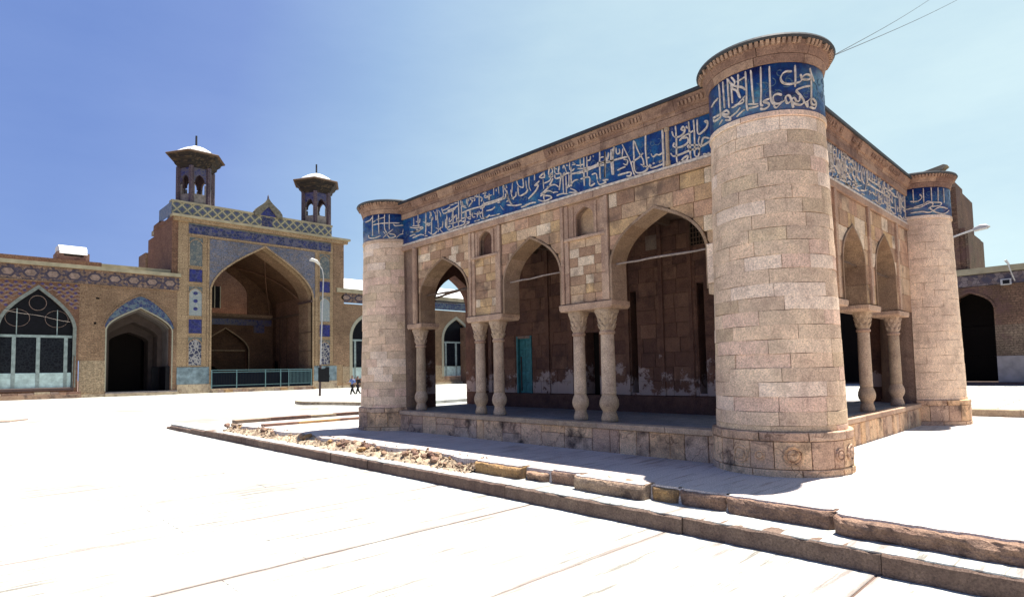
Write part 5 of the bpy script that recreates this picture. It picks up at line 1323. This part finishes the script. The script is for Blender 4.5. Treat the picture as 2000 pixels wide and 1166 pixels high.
def kiosk(cx, cy, zb):
    zs = 1.0
    s = MB().lathe([(2.2, zb-.2), (2.2, zb+0.111)], 6, (cx, cy), 0, 360).obj('rooftop_kiosk', 'mud', pt)
    hx = [(cx+2.0*cos(radians(60*k)), cy+2.0*sin(radians(60*k))) for k in range(6)]
    for k in range(6):
        a = Vector((*hx[k], 0)); b = Vector((*hx[(k+1) % 6], 0)); d = (b-a).normalized(); nrm = Vector((d.y, -d.x, 0)); L = (b-a).length
        fr = lambda u, z, w, a=a, d=d, nrm=nrm: tuple(a+d*u-nrm*w+Vector((0, 0, z)))
        MB().lathe([(.30, zb+0.093), (.30, zb+4.810)], 6, hx[k], 0).obj('kiosk_pier', 'kiosk', s)
        op = arch(.42, L-.42, zb+2.960, zb+3.839)
        mb = MB(); wall(mb, fr, .2, L-.2, zb+2.775, zb+4.810, [(op, zb+2.775)], .0, .25); mb.obj('kiosk_arch', 'kioskblue' if k in (3, 4) else 'kiosk', s)
        MB().fbox(fr, .25, L-.25, zb+0.111, zb+1.341, .05, .2).obj('parapet_panel', 'kioskpanel', s)
        for u in (.36, L-.36): MB().fbox(fr, u-.07, u+.07, zb+1.341, zb+2.590, .05, .2).obj('baluster', 'kioskpanel', s)
    MB().lathe([(2.15, zb+4.671), (2.2, zb+4.902), (2.5, zb+5.180), (2.55, zb+5.458), (2.95, zb+5.781), (3.0, zb+5.966), (3.3, zb+6.244)], 6, (cx, cy)).obj('carved_eave', 'eave', s)
    mb = MB()
    for k in range(6):
        a = Vector((*hx[k], 0))-Vector((cx, cy, 0)); b = Vector((*hx[(k+1) % 6], 0))-Vector((cx, cy, 0))
        for q in range(6):
            t = (q+.5)/6; p = a.lerp(b, t); dr = p.normalized(); tn = Vector((-dr.y, dr.x, 0))
            for (ro, z0, z1, hw) in ((1.10, 4.95, 5.32, .14), (1.30, 5.41, 5.87, .16)):
                c = Vector((cx, cy, 0))+p*ro
                mb.add([tuple(c-tn*hw+Vector((0,0,zb+z1))), tuple(c+tn*hw+Vector((0,0,zb+z1))), tuple(c-dr*.22+Vector((0,0,zb+z0))), tuple(c+dr*.22+Vector((0,0,zb+z1)))], [(0,1,2), (0,2,3), (1,3,2), (0,3,1)])
    mb.obj('eave_bracket', 'eave', s, kind='stuff')
    MB().lathe([(3.45, zb+6.216), (3.55, zb+6.336), (3.45, zb+6.429), (.5, zb+6.475)], 6, (cx, cy)).obj('eave_board', 'timber', s)
    MB().lathe([(2.45, zb+6.429), (2.45, zb+6.799)], 6, (cx, cy)).obj('roof_drum', 'mud', s)
    MB().lathe([(2.35, zb+6.799), (2.3, zb+6.891), (1.2, zb+7.585), (.55, zb+7.863), (.12, zb+7.973)], 6, (cx, cy)).obj('kiosk_roof', 'roofwhite', s)
    MB().lathe([(.13, zb+7.863), (.12, zb+9.342), (.02, zb+9.389)], 8, (cx, cy)).obj('finial', 'lead', s)
kiosk(13.2, 77.6, 23.1); kiosk(29.45, 77.6, 23.1)
qbox('kiosk_base', 'greytile', pt, 10.6, 14.8, 21.3, 22.95, .45, 5); qbox('kiosk_base', 'greytile', pt, 27, 31, 21.3, 22.95, 1.25, 5)
rl = thing('metal_railing', 'long green metal railing across the foot of the tall portal arch', 'railing')
RF = lambda u, z, w: (u, 74.35+w, z)
for z in (.48, 2.12, 2.38): MB().fbox(RF, 14.3, 27.2, z-.035, z+.035, 0, .07).obj('rail', 'railpaint', rl)
for i, u in enumerate((14.35, 17.3, 20.9, 22.9, 24.0, 27.15)): MB().fbox(RF, u-.05, u+.05, -.1 if i in (1, 3) else .1, 2.42, -.02, .09).obj('post', 'railpaint', rl)
u = 14.55
while u < 27.1:
    MB().fbox(RF, u-.02, u+.02, .5, 2.36, .02, .06).obj('bar', 'black' if u < 24 else 'railpaint', rl); u += .19
MB().fbox(RF, 14.4, 27.1, .12, 2.1, .12, .15).obj('dark_backing', 'navy', rl)  # near-black navy panel behind the bars

# ---- low arcade east of the portal
ae = thing('arcade_building', 'low brick arcade with window bays between the portal and the right corner', 'arcade')
wins = [(33.75, 39.3), (42.1, 47.7), (50.5, 55.95)]
ops = [(arch(a, b, 7.2, 10.4), .3) for a, b in wins]
blindwall(ae, NFr, 32.4, 58.2, 2.7, 11.8, [(o[0], 2.7) for o in ops], 'brick')
blindwall(ae, NFr, 32.2, 58.2, G0, 2.7, [([(a, 2.7), (b, 2.7)], .3) for a, b in wins], 'palebrick', -.03)
for a, b in wins:
    glazed_window(ae, NFr, a, b, 7.2, 10.4, .9, (a+.55, a+(b-a)*.5, b-.9), 6.4, G1, 'cream', False)
    qbox('window_sill', 'rough', ae, a, b, .3, .88, .0, .5)
frieze(ae, NFr, 31.6, 45, 12.0, 13.4, 2.1)
qbox('frieze', 'turq', ae, 48.8, 57.0, 11.95, 13.1, -.03, .2); qbox('frieze', 'frieze', ae, 45, 48.8, 12, 13.4, -.01, .2)
qbox('cornice', 'mud', ae, 31.2, 58.2, 13.4, 14.0, -.3, 1.2); qbox('cornice_lip', 'lead', ae, 48.8, 58, 13.15, 13.4, -.32, .2)
qbox('roof', 'roofwhite', ae, 32.4, 58, 13.9, 14.05, .6, 12)
MB().prism(lambda w, z, u: (u, 75+w, z), [(2.5, 14.05), (11, 14.05), (11, 16.4), (4, 16.2)], 32.5, 58).obj('white_vault_roof', 'roofwhite', ae)
qbox('base_step', 'sand', ae, 31.2, 58, G0, -.05, -.5, 0)

# ================================================================== EAST SIDE
EFr = lambda u, z, w: (54.0+w, u, z)
ea = thing('arcade_building', 'dark shaded brick arcade at the right edge with a tall black archway', 'arcade')
EA = arch(3.85, 7.0, 6.05, 7.45)
E4 = arch(-5.0, -1.6, 6.05, 7.5)
blindwall(ea, EFr, -34, 5.2+3, 4.6, 7.95, [(arch(-12.5, -9, 6.05, 7.5), 4.6), (E4, 4.6), (EA, 4.6)], 'ceast')
blindwall(ea, EFr, -34, 8.2, 2.0, 4.6, [([(a, 4.6), (b, 4.6)], 2.0) for a, b in ((-12.5, -9), (-5.0, -1.6), (3.85, 7.0))], 'eastlow', -.02)
blindwall(ea, EFr, -34, 8.2, -.15, 2.0, [([(a, 2.0), (b, 2.0)], -.15) for a, b in ((-12.5, -9), (-5.0, -1.6), (3.85, 7.0))], 'eastdado', -.06)
for a, b in ((-12.5, -9), (-5.0, -1.6), (3.85, 7.0)):
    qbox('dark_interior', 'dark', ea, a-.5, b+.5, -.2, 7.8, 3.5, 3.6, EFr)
    mb = MB(); ring(mb, EFr, arch(a, b, 6.05, 7.48), .16, -.10, .4); mb.obj('arch_rim', 'ceast', ea)
qbox('interior_side', 'ceast', ea, 7.02, 7.3, -.2, 7.8, .8, 3.5, EFr); qbox('interior_side', 'ceast', ea, 3.5, 3.84, -.2, 7.8, .8, 3.5, EFr)
qbox('base_step', 'iron', ea, -34, 8, G0, -.15, -.5, .6, EFr)
qbox('tile_frieze', 'east_frieze', ea, -34, 8.2, 8.0, 8.95, -.04, .5, EFr); qbox('cornice', 'mud', ea, -34, 6.5, 9.0, 9.5, -.3, 1.2, EFr)
qbox('roof', 'mud', ea, -34, 8, 8.95, 9.1, .5, 9, EFr)
sp = thing('loudspeaker', 'small pale box loudspeaker fixed on the shaded wall at the right edge', 'loudspeaker')
MB().prism(EFr, [(2.55, 7.85), (3.25, 7.85), (3.25, 8.35), (2.55, 8.35)], -.45, -.08, .04, .03).obj('speaker_box', 'lampgrey', sp); MB().prism(EFr, [(2.65, 7.93), (3.1, 7.93), (3.1, 8.25), (2.65, 8.25)], -.47, -.44).obj('speaker_grille', 'black', sp)
wlm = thing('wall_lamp', 'thin curved white wall lamp above the loudspeaker at the right edge', 'lamp')
MB().tube([EFr(2.35+.25*sin(t*1.2), 8.15+1.5*t-.25*t*t, -.1-.9*sin(t*1.5)) for t in [k/8 for k in range(9)]], .05, 6).obj('lamp_arm', 'lampwhite', wlm)
MB().tube([EFr(2.55, 9.40, -1.0), EFr(2.75, 9.8, -1.15)], [.07, .1], 6).obj('lamp_tube', 'lampwhite', wlm)

ep = thing('portal_building', 'tall shaded brick portal rising behind the right end tower', 'portal')
PE = arch(11.0, 24.0, 9.5, 14.5, G2)
blindwall(ep, EFr, 8.2, 29, G0, 16.9, [(PE, G0)], 'ceast', -.05, 1.2)
for a, b, t in ((6.6, 8.2, 18.4), (5.9, 6.6, 16.9)): qbox('stepped_shoulder', 'ceast', ep, a, b, 7.0 if a > 6 else 9.0, t, .0 if a > 6 else .1, 8, EFr)
qbox('stepped_shoulder', 'ceast', ep, 5.45, 5.9, 9.2, 13.2, .2, 8, EFr); qbox('shoulder_edge', 'eastlow', ep, 5.25, 5.45, 9.2, 12.9, .1, 8, EFr)
qbox('cornice', 'ceast', ep, 8.22, 29, 16.92, 18.4, -.08, 2, EFr); qbox('inner_hall', 'dark', ep, 10, 25, G0, 14.6, 9, 9.2, EFr)
mb = MB(); vs = []
for (u, z) in [(11.0, G0)]+PE+[(24.0, G0)]: vs += [EFr(u, z, 1.2), EFr(u, z, 9)]
mb.add(vs, [(2*i, 2*i+1, 2*i+3, 2*i+2) for i in range(len(PE)+1)]); mb.obj('hall_vault', 'ceast', ep, fix=False)
qbox('painted_dado', 'navy', ep, 8.2, 10.98, .1, 4.2, -.1, 0, EFr)
qbox('brick_band', 'ceast', ep, 8.2, 11, 13.8, 14.2, -.2, 0, EFr)
blindwall(ep, EFr, 29, 75, G0, 9.0, [(arch(32, 36, 6, 7.6), G0), (arch(40, 44, 6, 7.6), G0), (arch(48, 52, 6, 7.6), G0), (arch(56, 60, 6, 7.6), G0), (arch(64, 68, 6, 7.6), G0)], 'ceast', 0, .8, 'side_arcade')
qbox('side_arcade_back', 'dark', ep, 29, 75, G0, 9, 3, 3.1, EFr)

# ================================================================== LAMPS, SIGN, PEOPLE, WIRES
lp = thing('street_lamp', 'tall thin lamp post with white curved head before the portal arch', 'street lamp')
MB().tube([(13.24, 43.2, -.25), (13.30, 43.2, 2.4)], .10, 8).obj('pole_foot', 'iron', lp)
MB().tube([(13.30, 43.2, 2.4), (13.42, 43.2, 6.0), (13.57, 43.2, 9.9), (13.45, 43.2, 10.5), (13.1, 43.2, 10.95)], [.06, .055, .045, .04, .04], 8).obj('pole', 'lampgrey', lp)
MB().tube([(13.25, 43.2, 10.85), (12.95, 43.2, 11.12), (12.55, 43.2, 11.22), (12.35, 43.2, 11.12)], [.08, .14, .14, .07], 8).obj('lamp_head', 'lampwhite', lp, smooth=True)
sb = thing('signboard', 'black notice board seen from behind, fixed to the lamp post by the kerbed island', 'signboard')
SF = lambda u, z, w: (u, 43.05+w, z)
MB().prism(SF, [(13.05, .98), (14.02, .95), (14.02, 1.35), (14.08, 1.45), (14.02, 1.5), (14.0, 2.22), (13.75, 2.22), (13.62, 2.08), (13.3, 2.06), (13.05, 2.18)], 0, .05).obj('board', 'black', sb)
MB().fbox(SF, 13.2, 13.32, .98, 2.1, .05, .1).obj('board_bracket', 'iron', sb)
lr = thing('street_lamp', 'grey street lamp whose arm sticks out behind the right end tower', 'street lamp')
MB().tube([(30, 3.9, GZ), (30, 3.9, 7.9)], [.11, .07], 8).obj('pole', 'lampgrey', lr)
MB().tube([(30, 3.9, 7.8), (30, 3.2, 8.15), (30, 2.2, 8.45), (30, 1.35, 8.66)], .05, 7).obj('lamp_arm', 'lampgrey', lr)
MB().prism(lambda u, z, w: (29.85+w, u, z), [(1.5, 8.52), (.95, 8.58), (.82, 8.68), (.95, 8.80), (1.25, 8.82), (1.55, 8.68)], 0, .3, .04, .05).obj('lamp_head', 'lampgrey', lr)
wr = thing('overhead_wire', 'pair of thin dark wires running up from the near tower top into the sky', 'wire')
for (p, q) in (((.45, -.93, 6.50), (12.0, -.95, 12.41)), ((.47, -.90, 6.51), (12.0, -.26, 12.74))):
    pts = [Vector(p).lerp(Vector(q), t/8)+Vector((0, 0, -.04*sin(pi*t/8))) for t in range(9)]
    q2 = Vector(q)+(Vector(q)-Vector(p)).normalized()*0
    MB().tube(pts, .006, 5).obj('wire', 'lead', wr)
tw = thing('hanging_cable', 'thin pale cable sagging across the arched window at far left', 'cable')
MB().tube([NFr(-5.2+.6*k, 8.75-.11*k-.05*sin(k), -.3) for k in range(10)], .014, 4).obj('cable', 'kioskpanel', tw)
# drain cover and scrap on the paving at the left edge
dc = thing('broken_slab', 'small dark broken slab lying on the white paving at far left', 'slab')
MB().prism(lambda u, z, w: (u, z, GZ+.06-w), [(-9.6, 34.6), (-7.2, 33.7), (-6.4, 34.9), (-7.3, 35.1), (-7.9, 36.3), (-9.4, 36.2)], 0, .06).obj('slab', 'kerb', dc)

def person(name, loc, rot, label, parts, scale, extra=None):
    root = thing(name, label, 'person'); root.location = loc; root.rotation_euler = (0, 0, rot); root.scale = (scale,)*3
    def skin_obj(nm, verts, edges, radii, mat, rootv=0, sub=1):
        me = bpy.data.meshes.new(nm); me.from_pydata(verts, edges, []); o = bpy.data.objects.new(nm, me); COL.objects.link(o); o.parent = root
        md = o.modifiers.new('skin', 'SKIN'); sl = me.skin_vertices[0].data if me.skin_vertices else None
        if sl is None:
            bpy.context.view_layer.update(); sl = me.skin_vertices[0].data
        for i, r in enumerate(radii): sl[i].radius = (r, r) if not isinstance(r, tuple) else r; sl[i].use_root = (i == rootv)
        s = o.modifiers.new('sub', 'SUBSURF'); s.levels = sub; s.render_levels = sub; me.materials.append(M[mat]); md.use_smooth_shade = True
        return o
    # joints: walking to +X
    V = [(0,0,.92),(0,0,1.10),(.01,0,1.28),(.02,0,1.42),(.04,0,1.50),(.06,0,1.60),(.06,0,1.70),
         (.0,.09,.88),(.20,.09,.50),(.30,.09,.08),(.40,.09,.04),
         (.0,-.09,.88),(-.08,-.09,.50),(-.36,-.09,.14),(-.30,-.09,.04),
         (.02,.19,1.38),(-.08,.22,1.12),(.04,.21,.90),(.09,.21,.82),
         (.02,-.19,1.38),(.16,-.22,1.14),(.38,-.2,1.12),(.46,-.2,1.12)]
    Eg = [(0,1),(1,2),(2,3),(3,4),(4,5),(5,6),(0,7),(7,8),(8,9),(9,10),(0,11),(11,12),(12,13),(13,14),(3,15),(15,16),(16,17),(17,18),(3,19),(19,20),(20,21),(21,22)]
    Rr_ = [(.13,.10),(.12,.10),(.15,.11),(.13,.09),.05,.09,.085,.09,.06,.04,.035,.09,.06,.04,.035,.055,.042,.032,.035,.055,.042,.032,.035]
    skin_obj('body', V, Eg, Rr_, 'skin')
    skin_obj('shirt', [V[i] for i in (0,1,2,3,15,16,19,20)], [(0,1),(1,2),(2,3),(3,4),(4,5),(3,6),(6,7)], [(.15,.12),(.14,.12),(.17,.13),(.14,.10),.07,.06,.07,.06], parts[0])
    skin_obj('trousers', [V[i] for i in (0,7,8,9,11,12,13)], [(0,1),(1,2),(2,3),(0,4),(4,5),(5,6)], [(.145,.12),.11,.085,.06,.11,.085,.06], parts[1])
    skin_obj('hair', [(.03,0,1.60),(.035,0,1.73)], [(0,1)], [.085,.09], 'hair')
    for a, b in (((.30,.09,.05),(.44,.09,.035)), ((-.36,-.09,.10),(-.26,-.09,.03))): skin_obj('shoe', [a, b], [(0,1)], [.055,.045], 'black')
person('person', (16.5, 43.6, GZ), radians(188), 'boy in blue and white checked shirt and black trousers walking left past the tower', ('shirt', 'trousers'), 1.08)
person('person', (17.2, 43.9, GZ), radians(190), 'dark clad person half hidden behind the left end tower', ('trousers', 'trousers'), 1.05)
